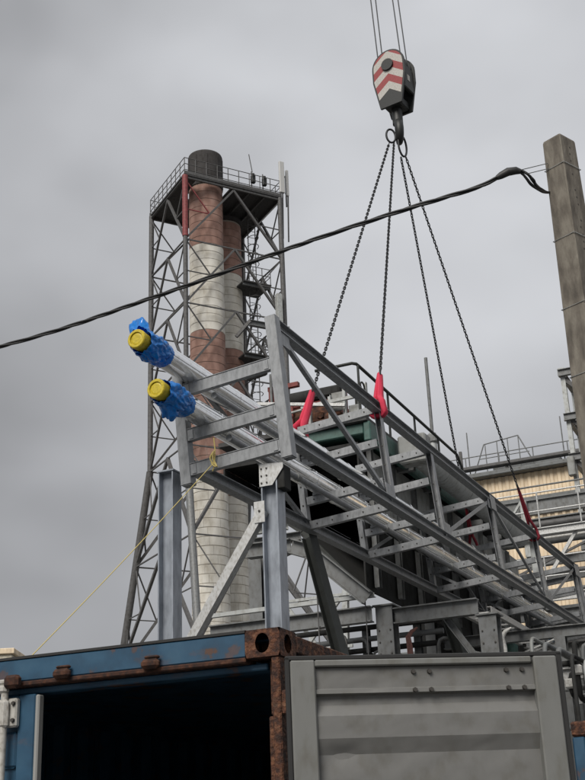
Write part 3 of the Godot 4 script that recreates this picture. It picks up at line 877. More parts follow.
# ------------------------------------------------------------------ portal frames under the bridge line
func portal_frames():
	var o := thing("portal_frame", "grey steel portal frame of columns and girders under the truss", "steel frame", grid(0, 0, -19), GRID)
	beam(o, "column", Vector3(-6.9, 0, -0.1), Vector3(-6.9, 5.56, -0.1), "h", 0.30, 0.30, M.plant_steel, Vector3.BACK)
	beam(o, "column", Vector3(-5.1, 0, -0.1), Vector3(-5.1, 5.2, -0.1), "h", 0.30, 0.30, M.plant_steel, Vector3.BACK)
	beam(o, "girder", Vector3(-10.2, 5.42, 0.2), Vector3(-7.06, 5.42, 0.2), "h", 0.18, 0.27, M.plant_steel)
	beam(o, "girder", Vector3(-6.74, 5.38, -0.05), Vector3(-5.26, 5.38, -0.05), "h", 0.18, 0.27, M.plant_steel)
	beam(o, "rail", Vector3(-10.2, 5.72, 0.28), Vector3(-6.95, 5.72, 0.28), "l", 0.09, 0.07, M.plant_light)
	beam(o, "drop_rod", Vector3(-8.0, 4.2, 0.34), Vector3(-8.0, 6.9, 0.34), "rod", 0.025, 0.025, M.tower_grey)
	beam(o, "drop_rod", Vector3(-7.13, 4.2, 0.3), Vector3(-7.13, 5.9, 0.3), "rod", 0.02, 0.02, M.tower_grey)
	beam(o, "knee_brace", Vector3(-5.3, 4.4, -0.2), Vector3(-5.9, 5.3, -0.2), "l", 0.1, 0.1, M.plant_steel)
	for x in [-6.9, -5.1]:
		block(o, "base_plate", Vector3(x - 0.3, 0, -0.4), Vector3(x + 0.3, 0.04, 0.2), M.plant_steel)
	for x in [-6.9, -5.1]:
		block(o, "cap_plate", Vector3(x - 0.19, 5.565 if x < -6 else 5.205, -0.29), Vector3(x + 0.19, 5.59 if x < -6 else 5.23, 0.09), M.plant_steel)
		for y in [4.9, 5.1, 5.3]:
			for dx in [-0.1, 0.1]:
				if x > -6 and y > 5.15: continue
				bolt(o, Vector3(x + dx, y - 0.15, 0.05), Vector3.BACK, 0.018, 0.016, M.bolt_dark)
	# further frames along the line
	for q in [[-23.6, "grey portal frame with crossed rods between the first portal frame and the far truss end"], [-28.2, "grey portal frame with crossed rods under the truss's far end"]]:
		var f := thing("portal_frame", q[1], "steel frame", grid(0, 0, q[0]), GRID, "portal frames under the truss")
		for x in [-7.0, -4.9, -3.6]:
			beam(f, "column", Vector3(x, 0, 0), Vector3(x, 5.45, 0), "h", 0.22, 0.22, M.plant_steel, Vector3.BACK)
			block(f, "base_plate", Vector3(x - 0.2, 0, -0.2), Vector3(x + 0.2, 0.03, 0.2), M.plant_steel)
		for y in [5.56, 4.7]:
			beam(f, "girder", Vector3(-7.3, y, 0.0 if y > 5 else 0.2), Vector3(-2.9, y, 0.0 if y > 5 else 0.2), "h", 0.18, 0.22, M.plant_steel if y > 5 else M.galvanised)
		for z in [0.14, -0.14]:
			beam(f, "cross_rod", Vector3(-6.9, 4.8, z), Vector3(-5.0, 5.4, z), "rod", 0.05, 0.05, M.galvanised)
			beam(f, "cross_rod", Vector3(-6.9, 5.4, z + 0.06), Vector3(-5.0, 4.8, z + 0.06), "rod", 0.05, 0.05, M.galvanised)
		beam(f, "knee_brace", Vector3(-4.9, 4.6, 0.14), Vector3(-3.7, 5.4, 0.14), "l", 0.09, 0.09, M.galvanised)
		beam(f, "tray_rail", Vector3(-6.2, 5.75, -2.0), Vector3(-6.2, 5.75, 2.2), "c", 0.08, 0.12, M.galvanised)
		beam(f, "tray_rail", Vector3(-5.7, 5.75, -2.0), Vector3(-5.7, 5.75, 2.2), "c", 0.08, 0.12, M.galvanised)
		for k in 9:
			beam(f, "tray_rung", Vector3(-6.16, 5.72, -1.9 + k * 0.5), Vector3(-5.74, 5.72, -1.9 + k * 0.5), "box", 0.03, 0.03, M.galvanised)
	# raking props
	var p := beam(self, "raking_prop", grid(-5.35, 0, -15.5), grid(-6.95, 6.15, -16.0), "h", 0.17, 0.17, M.dark_strut)
	mesh_thing(p, "near black raking steel prop just behind the support column with the bolted plate", "prop", "raking props")
	p = beam(self, "raking_prop", grid(-5.2, 0, -21.6), grid(-6.72, 6.05, -22.0), "h", 0.22, 0.22, M.dark_strut)
	mesh_thing(p, "near black raking steel prop between the two portal frame columns", "prop", "raking props")
	# distant open lattice seen under the bunker
	var l := thing("trestle_bent", "pale thin lattice trestle seen through the gap under the bunker", "trestle", grid(-17.6, 0, -38), GRID)
	for x in [0.0, 2.4]:
		beam(l, "leg", Vector3(x - 0.5, 0, 0), Vector3(x, 10.2, 0), "h", 0.2, 0.2, M.plant_light, Vector3.BACK)
	for y in [8.2, 9.0, 10.0]:
		beam(l, "crossbar", Vector3(-0.3, y, 0.12), Vector3(2.6, y, 0.12), "box", 0.1, 0.1, M.plant_light)
	beam(l, "diagonal", Vector3(0, 10.0, 0), Vector3(2.2, 7.0, 0), "box", 0.12, 0.12, M.plant_light)
	beam(l, "diagonal", Vector3(2.3, 10.0, 0.05), Vector3(0, 7.4, 0.05), "box", 0.12, 0.12, M.plant_light)

# ------------------------------------------------------------------ trestle that will carry the truss
func support_trestle():
	var o := thing("support_trestle", "blue grey steel trestle of two columns and one brace under the truss end", "trestle", grid(-5.8, 0, -12.32), GRID)
	var s := 0.215
	beam(o, "column", Vector3(0, 0.03, 0), Vector3(0, 6.02, 0), "h", s, s, M.column_steel, Vector3.RIGHT)
	beam(o, "column", Vector3(-1.44, 0.03, 0), Vector3(-1.44, 6.22, 0), "h", s, s, M.column_steel, Vector3.RIGHT)
	for x in [0.0, -1.44]:
		block(o, "base_plate", Vector3(x - 0.22, 0, -0.22), Vector3(x + 0.22, 0.03, 0.22), M.column_steel)
	block(o, "head_plate", Vector3(-1.56, 6.221, -0.12), Vector3(-1.32, 6.24, 0.12), M.column_steel)
	# bolted gusset on the right-hand column
	var st := st_new()
	add_prism(st, PackedVector2Array([Vector2(-0.12, 5.80), Vector2(0.05, 5.80), Vector2(0.20, 6.0), Vector2(0.20, 6.06), Vector2(-0.12, 6.09)]), Vector3(0, 0, 0.109), Vector3.RIGHT, Vector3.UP, Vector3(0, 0, 0.014))
	var g := build(st, "gusset_plate", M.galvanised, o)
	for y in [5.84, 5.93, 6.02]:
		for x in [-0.09, -0.02]:
			bolt(g, Vector3(x, y, 0.123), Vector3.BACK, 0.013, 0.012, M.bolt_dark)
	block(o, "end_cheek", Vector3(0.105, 5.75, -0.1), Vector3(0.2, 6.05, 0.1), M.bunker_plate, 0.01)
	beam(o, "brace", Vector3(-1.34, 3.74, 0.06), Vector3(-0.10, 5.52, 0.06), "l", 0.11, 0.11, M.galvanised)
	block(o, "brace_plate", Vector3(-0.2, 5.36, 0.117), Vector3(-0.06, 5.62, 0.129), M.galvanised)
	bolt(o, Vector3(-0.13, 5.5, 0.129), Vector3.BACK, 0.016, 0.014, M.bolt_dark)

# ------------------------------------------------------------------ the lifted truss
const NODES := [3.6, 5.95, 9.5, 13.0, 16.8]
var TR := Transform3D(Basis(Vector3(0.90650831, 0.08420098, 0.41370628), Vector3(-0.07935591, 0.99642683, -0.02891743), Vector3(-0.41466291, -0.00661614, 0.90995104)).orthonormalized(), Vector3(-0.0733, 6.0796, -13.3219))
const TW := 1.39
const TT := 1.80     # top chord
const TB := 0.27     # bottom chord
func T(s: float, v: float, h: float) -> Vector3:      # along, across to the left, up
	return Vector3(-v, h, -s)

func truss():
	var o := thing("pipe_bridge_truss", "long grey steel truss hanging from the crane chains", "truss")
	o.transform = TR
	var g: Material = M.truss_steel
	# end frame
	for v in [0.0, TW]:
		beam(o, "end_post", T(0, v, 0), T(0, v, 1.89 if v == 0.0 else 1.62), "box", 0.145, 0.145, M.truss_steel, Vector3.BACK)
		block(o, "post_cap", T(0, v, 0) + Vector3(-0.06, -0.012, -0.06), T(0, v, 0) + Vector3(0.06, -0.001, 0.06), M.truss_steel)
	for h in [1.25, 0.63, 0.17]:
		var c := beam(o, "crossbar", T(-0.02, 0.075, h), T(-0.02, TW - 0.075, h), "c", 0.08, 0.15, g)
		var f: MeshInstance3D = beam(c, "flange_lip", Vector3.ZERO, Vector3.ONE, "box", 1, 1, M.truss_steel)
		f.transform = Transform3D(Basis(Vector3(1.25, 0, 0), Vector3(0, 0.06, 0), Vector3(0, 0, 0.996)), Vector3(0.0, 0.53, 0.002))
	# chords
	var L := 17.1
	for q in [[0.0, TT, "truss_steel"], [0.0, TB, "truss_steel"], [TW, TB, "truss_steel"]]:
		beam(o, "chord", T(0.08, q[0], q[1]), T(L, q[0], q[1]), "h", 0.13, 0.15, M[q[2]])
	# panels
	for i in NODES.size():
		var s: float = NODES[i]
		for v in [0.0, TW]:
			var p := beam(o, "post", T(s, v, TB + 0.076), T(s, v, TT - 0.076), "c", 0.13, 0.09, M.truss_steel, Vector3.RIGHT if v > 0 else Vector3.LEFT)
			for k in 4:
				bolt(o, T(s - 0.066, v, TB + 0.3 + k * 0.3), Vector3.BACK, 0.014, 0.012, M.bolt_dark)
		for h in [TT - 0.02, 1.25, 0.63, TB - 0.02]:
			beam(o, "crossbar", T(s - 0.02, 0.07, h), T(s - 0.02, TW - 0.07, h), "c", 0.09, 0.12, M.truss_steel if h > 1.0 else g)
			if i < 3:
				for k in 5:
					bolt(o, T(s - 0.067, 0.2 + k * 0.25, h), Vector3.BACK, 0.012, 0.012, M.bolt_dark)
	for s in [17.1]:
		for v in [0.0, TW]:
			beam(o, "end_post", T(s, v, 0), T(s, v, 1.89), "box", 0.145, 0.145, M.truss_steel, Vector3.BACK)
		for h in [1.6, 1.25, 0.63, 0.17]:
			beam(o, "crossbar", T(s, TW - 0.075, h), T(s, 0.075, h), "c", 0.08, 0.15, g)
	# side diagonals
	var r := 0.075
	for q in [[0.1, 1.74, 3.55, 0.33, 0.0, "truss_steel", 0.06], [6.0, 0.33, 9.45, 1.74, 0.0, "truss_steel", 0.07], [9.55, 1.74, 12.95, 0.33, 0.0, "truss_steel", 0.05], [13.05, 0.33, 16.75, 1.74, 0.0, "truss_steel", 0.07],
			[0.1, 1.74, 3.55, 0.33, TW, "truss_steel", 0.06], [6.0, 0.33, 9.45, 1.74, TW, "truss_steel", 0.06], [9.55, 1.74, 12.95, 0.33, TW, "truss_steel", 0.05], [13.05, 0.33, 16.75, 1.74, TW, "truss_steel", 0.06]]:
		beam(o, "diagonal", T(q[0], q[4], q[1]), T(q[2], q[4], q[3]), "l", q[6], q[6], M[q[5]])
	for s in [9.5, 13.0]:
		beam(o, "knee_brace", T(s, TW - 0.05, 0.6), T(s, TW - 0.5, TB), "l", 0.05, 0.05, M.truss_steel)
	# plates where the side diagonals meet the chords
	for q in [[0.22, TT - 0.16], [3.42, TB + 0.16], [6.14, TB + 0.16], [9.34, TT - 0.16], [12.84, TB + 0.16], [13.2, TB + 0.16]]:
		block(o, "joint_plate", T(q[0] + 0.13, -0.04, q[1] - 0.1), T(q[0] - 0.13, -0.05, q[1] + 0.1), M.truss_steel)
	for h in [1.25, 0.63, 0.17]:
		for v in [0.10, TW - 0.16]:
			block(o, "end_cleat", T(-0.062, v + 0.06, h - 0.06), T(-0.070, v, h + 0.06), M.truss_steel)
	# gusset plates at the top nodes
	for s in [9.5, 16.8]:
		block(o, "gusset_plate", T(s + 0.16, -0.068, TT - 0.26), T(s - 0.16, -0.080, TT + 0.02), M.truss_steel)

# ------------------------------------------------------------------ clad pipes in the truss
func pipes():
	pipe(1.22, 1.478, -1.28, "upper aluminium clad pipe with yellow cap and blue film in the truss", 0)
	pipe(1.11, 0.858, -1.10, "lower aluminium clad pipe with yellow cap and blue film in the truss", 1)
	for q in [[0.95, 1.115, 0.05, "thin bare steel pipe hung under the upper clad pipe"], [0.80, 0.495, 0.05, "thin bare steel pipe hung under the lower clad pipe"]]:
		var o := thing("tracer_pipe", q[3], "pipe")
		o.transform = TR
		beam(o, "tube", T(0.06, q[0], q[1]), T(17.3, q[0], q[1]), "tube", 0.085, 0.085, M.truss_steel)
		for k in 5:
			beam(o, "coupling", T(2.0 + 3.4 * k, q[0], q[1]), T(2.12 + 3.4 * k, q[0], q[1]), "tube", 0.105, 0.105, M.bunker_panel)

func pipe(v: float, h: float, s0: float, label: String, which: int):
	var o := thing("insulated_pipe", label, "pipe")
	o.transform = TR
	var R := 0.152
	var core := 0.100
	beam(o, "steel_end", T(s0 + 0.04, v, h), T(s0 + 0.5, v, h), "tube", core * 2, core * 2, M.bunker_panel)
	# cladding sections, each lapped over the next
	var s := s0 + 0.44
	var k := 0
	while s < 17.4:
		var e := s + 0.98
		var sec := lathe_mesh([Vector2(core, 0.0), Vector2(R - 0.002, 0.0), Vector2(R, 0.004), Vector2(R - 0.001 * (k % 2), 0.955), Vector2(R + 0.004, 0.96), Vector2(R + 0.004, 0.985), Vector2(R - 0.01, 0.988)], 40)
		var c := put(sec, "cladding_section", M.aluminium, o)
		c.transform = Transform3D(Basis(Vector3.RIGHT, Vector3.FORWARD, Vector3.UP) * Basis(Vector3.UP, k * 0.9), T(s, v, h))
		s = e
		k += 1
	# saddles on the crossbars
	for n in NODES:
		if n > 14.0: continue
		block(o, "saddle", T(n + 0.04, v + 0.09, h - R - 0.022), T(n - 0.1, v - 0.09, h - R + 0.012), M.truss_steel)
	# yellow end cap
	var cap := put(lathe_mesh([Vector2(0.0, 0.0), Vector2(0.078, 0.0), Vector2(0.080, -0.018), Vector2(0.104, -0.018), Vector2(0.113, -0.008), Vector2(0.116, 0.02), Vector2(0.110, 0.035), Vector2(0.108, 0.135), Vector2(0.100, 0.14)], 40), "end_cap", M.cap_yellow, o)
	cap.transform = Transform3D(Basis(Vector3.RIGHT * 1.06, Vector3.FORWARD, Vector3.UP * 1.06), T(s0, v, h))
	var face := put(lathe_mesh([Vector2(0.0, -0.006), Vector2(0.055, -0.006), Vector2(0.07, -0.002), Vector2(0.072, 0.004)], 32), "cap_face", M.cap_yellow, cap)
	# crumpled blue film: two layers
	for layer in 2:
		film(o, v, h, s0 + 0.09 + 0.04 * layer, s0 + (0.60 if which == 0 else 0.66) - 0.07 * layer, which * 7 + layer * 3, layer, which)

func film(o: Node3D, v: float, h: float, s0: float, s1: float, seed_: int, layer: int, which: int):
	var soft := FastNoiseLite.new()
	soft.seed = 90 + seed_
	soft.frequency = 1.6
	soft.fractal_octaves = 2
	var na := 110
	var ns := 54
	var jit := RandomNumberGenerator.new()
	jit.seed = 700 + seed_
	var ring := []
	for i in ns + 1:
		var u := float(i) / ns
		var row := []
		for k in na:
			var a := TAU * k / na
			var dir := Vector3(cos(a), sin(a), 0)
			# pleats run lengthwise with a twist, the film being gathered at both ends
			var q2 := dir * 0.5 + Vector3(0, 0, u * 0.9)
			var wob := soft.get_noise_3dv(q2 * 0.8) * 2.6
			var bulge := pow(sin(PI * clampf(0.06 + u * 0.9, 0.0, 1.0)), 0.55)
			var r := 0.122 + 0.024 * bulge + (0.012 if layer == 1 else 0.0) * bulge
			var p1 := 1.0 - 2.0 * absf(fposmod((a * 5.0 + u * 2.4 + wob) / TAU, 1.0) - 0.5)
			var p2 := 1.0 - 2.0 * absf(fposmod((a * 9.0 - u * 3.1 + wob * 1.7 + layer) / TAU, 1.0) - 0.5)
			var p3 := 1.0 - 2.0 * absf(fposmod((a * 3.0 + u * 9.0 + wob * 2.0) / TAU, 1.0) - 0.5)
			r += 0.030 * (p1 - 0.4) * (0.35 + bulge * 0.65) + 0.014 * p2 + 0.010 * p3 * bulge
			r += soft.get_noise_3dv(q2 * 1.5) * 0.05 * bulge
			var up := clampf(dir.dot(Vector3(-0.25, 0.97, 0)) if which == 0 else dir.dot(Vector3(-0.2, -0.98, 0)), 0.0, 1.0)
			var where := exp(-pow((u - (0.14 if which == 0 else 0.45)) / 0.16, 2.0))
			if layer == 0:
				r += (0.17 if which == 0 else 0.12) * pow(up, 4.0) * where * (1.0 + 0.7 * soft.get_noise_3dv(q2 * 3.0))
			r += jit.randf_range(-0.0008, 0.0008)
			r = maxf(r, 0.122 if u < 0.72 else 0.157)
			var s := lerpf(s0, s1, u) + 0.03 * soft.get_noise_3dv(q2 * 2.0) + 0.03 * soft.get_noise_3dv(dir * 2.5) * pow(u, 4.0)
			row.append(T(s, v, h) + dir * r)
		ring.append(row)
	var st := SurfaceTool.new()
	st.begin(Mesh.PRIMITIVE_TRIANGLES)
	st.set_smooth_group(0)
	for i in ns:
		for k in na:
			var k1 := (k + 1) % na
			quad(st, ring[i][k], ring[i + 1][k], ring[i + 1][k1], ring[i][k1])
	build(st, "plastic_film", M.blue_film, o)

# ------------------------------------------------------------------ crane tackle
func chain_mesh(a: Vector3, b: Vector3) -> SurfaceTool:
	var st := st_new()
	var pitch := 0.062
	var n := int(a.distance_to(b) / pitch)
	var f := frame_of(b - a)
	var link := []
	for k in 12:
		var t := TAU * k / 12.0
		link.append(Vector3(cos(t) * 0.0195, 0, sin(t) * 0.024 + (0.016 if sin(t) > 0 else -0.016)))
	for i in n:
		var c := a.lerp(b, (i + 0.5) / n)
		var turn := Basis(f.z, PI / 4 + (PI / 2 if i % 2 == 1 else 0.0))
		var pts := []
		for p in link:
			pts.append(c + turn * (f.x * p.x + f.z * p.z))
		add_sweep(st, pts, 0.0105, 5, true)
	return st

func crane():
	var hook_at: Vector3 = TR * T(7.75, 0.72, 0)
	hook_at.y = 15.22
	var b := thing("hook_block", "red and white striped crane hook block hanging on wire ropes", "hook block", Vector3(hook_at.x - 0.06, 15.68, hook_at.z), -33.0)
	# cheek plates
	var outline := PackedVector2Array()
	for k in 17:
		var a := PI * k / 16.0
		outline.append(Vector2(cos(a) * 0.38, 1.34 + sin(a) * 0.38))
	outline.append_array(PackedVector2Array([Vector2(-0.38, 1.02), Vector2(-0.25, 0.34), Vector2(0.25, 0.34), Vector2(0.38, 1.02)]))
	for z in [0.20, -0.25]:
		var st := st_new()
		add_prism(st, outline, Vector3(0, 0, z), Vector3.RIGHT, Vector3.UP, Vector3(0, 0, 0.05))
		var ch := build(st, "cheek_plate", M.block_black, b)
		if z > 0:
			var inner: PackedVector2Array = Geometry2D.offset_polygon(outline, -0.035)[0]
			for k in 7:
				var y0 := 0.56 + k * 0.19
				var band := PackedVector2Array([Vector2(-0.5, y0 - 0.38), Vector2(0, y0), Vector2(0.5, y0 - 0.38), Vector2(0.5, y0 - 0.19), Vector2(0, y0 + 0.19), Vector2(-0.5, y0 - 0.19)])
				for piece in Geometry2D.intersect_polygons(band, inner):
					if k == 0: continue
					var s2 := st_new()
					add_prism(s2, piece, Vector3(0, 0, 0.2505), Vector3.RIGHT, Vector3.UP, Vector3(0, 0, 0.004))
					var sp := build(s2, "stripe", M.block_red if k % 2 == 0 else M.block_white, ch)
			var hub := beam(ch, "axle_cover", Vector3(0, 1.34, 0.25), Vector3(0, 1.34, 0.30), "tube", 0.27, 0.27, M.block_black)
	for z in [-0.16, 0.02]:
		var sh := put(lathe_mesh([Vector2(0.0, 0.0), Vector2(0.33, 0.0), Vector2(0.33, 0.02), Vector2(0.29, 0.05), Vector2(0.29, 0.09), Vector2(0.33, 0.12), Vector2(0.33, 0.14), Vector2(0, 0.14)], 32), "sheave", M.block_black, b)
		sh.transform = Transform3D(Basis(Vector3.RIGHT, PI / 2), Vector3(0, 1.36, z))
	block(b, "side_guard", Vector3(0.26, 0.7, -0.199), Vector3(0.345, 1.30, 0.199), M.block_black, 0.02)
	block(b, "marker_plate", Vector3(0.346, 0.92, -0.02), Vector3(0.352, 1.06, 0.08), M.block_white)
	block(b, "marker_plate", Vector3(-0.353, 0.92, 0.10), Vector3(-0.346, 1.06, 0.2), M.block_white)
	block(b, "trunnion", Vector3(-0.2, 0.36, -0.199), Vector3(0.2, 0.56, 0.199), M.block_black, 0.03)
	beam(b, "shank", Vector3(0, 0.0, 0), Vector3(0, 0.36, 0), "tube", 0.22, 0.22, M.block_black)
	# hook: a tapering bow
	var pts := []
	var rad := []
	for k in 22:
		var t := k / 21.0
		var a := PI * 0.5 + t * PI * 1.42
		pts.append(Basis(Vector3.UP, -1.0) * Vector3(-cos(a) * 0.16, -0.20 + sin(a) * 0.22, 0))
		rad.append(0.082 - 0.05 * t * t + 0.02 * sin(PI * t))
	var hs := st_new()
	add_sweep(hs, pts, rad, 12)
	var hk := build(hs, "hook", M.block_black, b)
	# hoist ropes up to the jib head
	var bb := Basis(Vector3.UP, deg_to_rad(-30.0))
	var base := Vector3(hook_at.x - 0.06, 15.68, hook_at.z)
	var jib := base + Vector3(-0.3, 9.0, 0.1)
	for q in [[-0.30, 0.09], [-0.27, -0.09], [0.24, 0.09], [0.29, -0.09]]:
		var lo: Vector3 = base + bb * Vector3(q[0] * 0.97, 1.5, q[1])
		var hi: Vector3 = jib + bb * Vector3(q[0] * 0.8, 0, q[1] * 1.6)
		var st := st_new()
		add_sweep(st, [lo, hi], 0.013, 6)
		var rp := build(st, "hoist_rope", M.rope_steel, self)
		mesh_thing(rp, "thin wire hoist rope running up from the striped hook block", "rope", "hoist ropes of the crane")
	var jh := thing("crane_jib_head", "crane jib head with rope sheaves above the hook block", "crane", jib, -30.0)
	block(jh, "sheave_housing", Vector3(-0.45, 0.0, -0.35), Vector3(0.45, 0.7, 0.35), M.block_black, 0.04)
	beam(jh, "jib", Vector3(0, 0.5, 0), Vector3(22, -4.0, 34), "box", 0.8, 0.8, M.cap_yellow)
	# master rings and their chains
	var ringA := hook_at + Vector3(-0.24, 0.12, 0.10)
	var ringB := hook_at + Vector3(-0.01, -0.08, 0.02)
	var ends := []
	for q in [[0, "oval steel lifting ring on the hook holding the chains towards the capped pipe ends", ringA, 0.10, 0.16], [1, "long oval lifting ring on the hook holding the chains towards the beige hall", ringB, 0.13, 0.25]]:
		var st := st_new()
		var ring := []
		for k in 24:
			var a := TAU * k / 24.0
			ring.append(q[2] + Basis(Vector3.UP, 0.3 + 0.5 * q[0]) * Vector3(cos(a) * q[3], sin(a) * q[4], 0))
		add_sweep(st, ring, 0.022, 8, true)
		var ro := build(st, "lifting_ring", M.chain_steel, self)
		mesh_thing(ro, q[1], "ring")
		ends.append(q[2] + Vector3.DOWN * q[4])
	var L := [["near", 3.75, TW, 0, "sling_red", 0.95], ["near", 3.62, 0.0, 0, "sling_red", 0.80], ["far", 13.0, TW, 1, "sling_dark", 1.05], ["far", 13.0, 0.0, 1, "sling_dark", 1.15]]
	var names := ["the truss chord behind the clad pipes at the capped end", "the near top chord above the rusty machine's right", "the chord behind the pipes near the beige hall", "the near top chord in front of the beige hall"]
	var chain_lab := ["black lifting chain down to the bright red sling behind the clad pipes", "black lifting chain down to the bright red sling on the front top chord", "black lifting chain down to the dark red sling half hidden behind the top chord", "black lifting chain down to the dark red sling in front of the beige hall"]
	var sling_lab := ["bright red webbing sling slanting behind the truss diagonal to the clad pipes", "bright red webbing sling looped round the front top chord", "dark red webbing sling half hidden behind the truss top chord", "dark red webbing sling on the top chord in front of the beige hall"]
	for i in 4:
		var q: Array = L[i]
		var node: Vector3 = TR * T(q[1], q[2], TT)
		var start: Vector3 = ends[q[3]] + Vector3(-0.05 if i % 2 == 0 else 0.05, -0.02, 0)
		var top: Vector3 = node + (start - node).normalized() * q[5]
		var ch := build(chain_mesh(start, top + (start - top).normalized() * 0.10), "lifting_chain", M.chain_steel, self)
		mesh_thing(ch, chain_lab[i], "chain", "lifting chains")
		# hook and collar at the chain's end, then the doubled webbing round the chord
		var sl := thing("webbing_sling", sling_lab[i], "sling")
		var d := (start - top).normalized()
		var st := st_new()
		var rr := []
		var fr := frame_of(d, Vector3.RIGHT)
		for k in 14:
			var a := TAU * k / 14.0
			rr.append(top + d * 0.03 + fr.x * cos(a) * 0.07 + d * sin(a) * 0.10)
		add_sweep(st, rr, 0.016, 6, true)
		build(st, "shackle", M.chain_steel, sl)
		strap(sl, top, node, M[q[4]], i)

func strap(sl: Node3D, top: Vector3, node: Vector3, m: Material, seed_: int):
	# flat webbing from the shackle down one side of the chord, under it and up the other side
	var ax := TR.basis.z.normalized()
	var side := TR.basis.x.normalized()
	var up := TR.basis.y.normalized()
	var n := FastNoiseLite.new()
	n.seed = 300 + seed_
	n.frequency = 1.0
	for leg in 2:
		var sg := 1.0 if leg == 0 else -1.0
		var ctrl := [top, top.lerp(node, 0.35) + side * sg * 0.018, top.lerp(node, 0.70) + side * sg * 0.030, node + side * sg * 0.085 + up * 0.11, node + side * sg * 0.10 - up * 0.075, node + side * sg * 0.06 - up * 0.115, node + side * sg * 0.001 - up * 0.12]
		var pts := []
		for i in ctrl.size() - 1:
			for k in 4: pts.append((ctrl[i] as Vector3).lerp(ctrl[i + 1], k / 4.0))
		pts.append(ctrl[-1])
		var st := SurfaceTool.new()
		st.begin(Mesh.PRIMITIVE_TRIANGLES)
		st.set_smooth_group(0)
		var rows := []
		var nk := 20
		for i in pts.size():
			var t := float(i) / (pts.size() - 1)
			var w := lerpf(0.070, 0.076, smoothstep(0.0, 0.3, t)) - 0.016 * smoothstep(0.6, 0.9, t)
			if seed_ >= 2: w *= 0.6          # the far slings are thinner, twisted ones
			var tang: Vector3 = ((pts[mini(i + 1, pts.size() - 1)] as Vector3) - pts[maxi(i - 1, 0)]).normalized()
			var nn: Vector3 = ax.cross(tang).normalized()
			var bx := tang.cross(nn).normalized()
			var row := []
			for k in nk:
				var a := TAU * k / nk
				var rr := 1.0 + 0.22 * n.get_noise_2d(cos(a) * 1.6 + seed_ * 3.0, sin(a) * 1.6 + t * 1.2) + 0.06 * sin(a * 5.0 + t * 5.0)
				row.append(pts[i] + (bx * cos(a) * w + nn * sin(a) * w * 0.62) * rr)
			rows.append(row)
		for i in rows.size() - 1:
			for k in nk:
				var k1 := (k + 1) % nk
				quad(st, rows[i][k], rows[i][k1], rows[i + 1][k1], rows[i + 1][k])
		build(st, "webbing", m, sl)

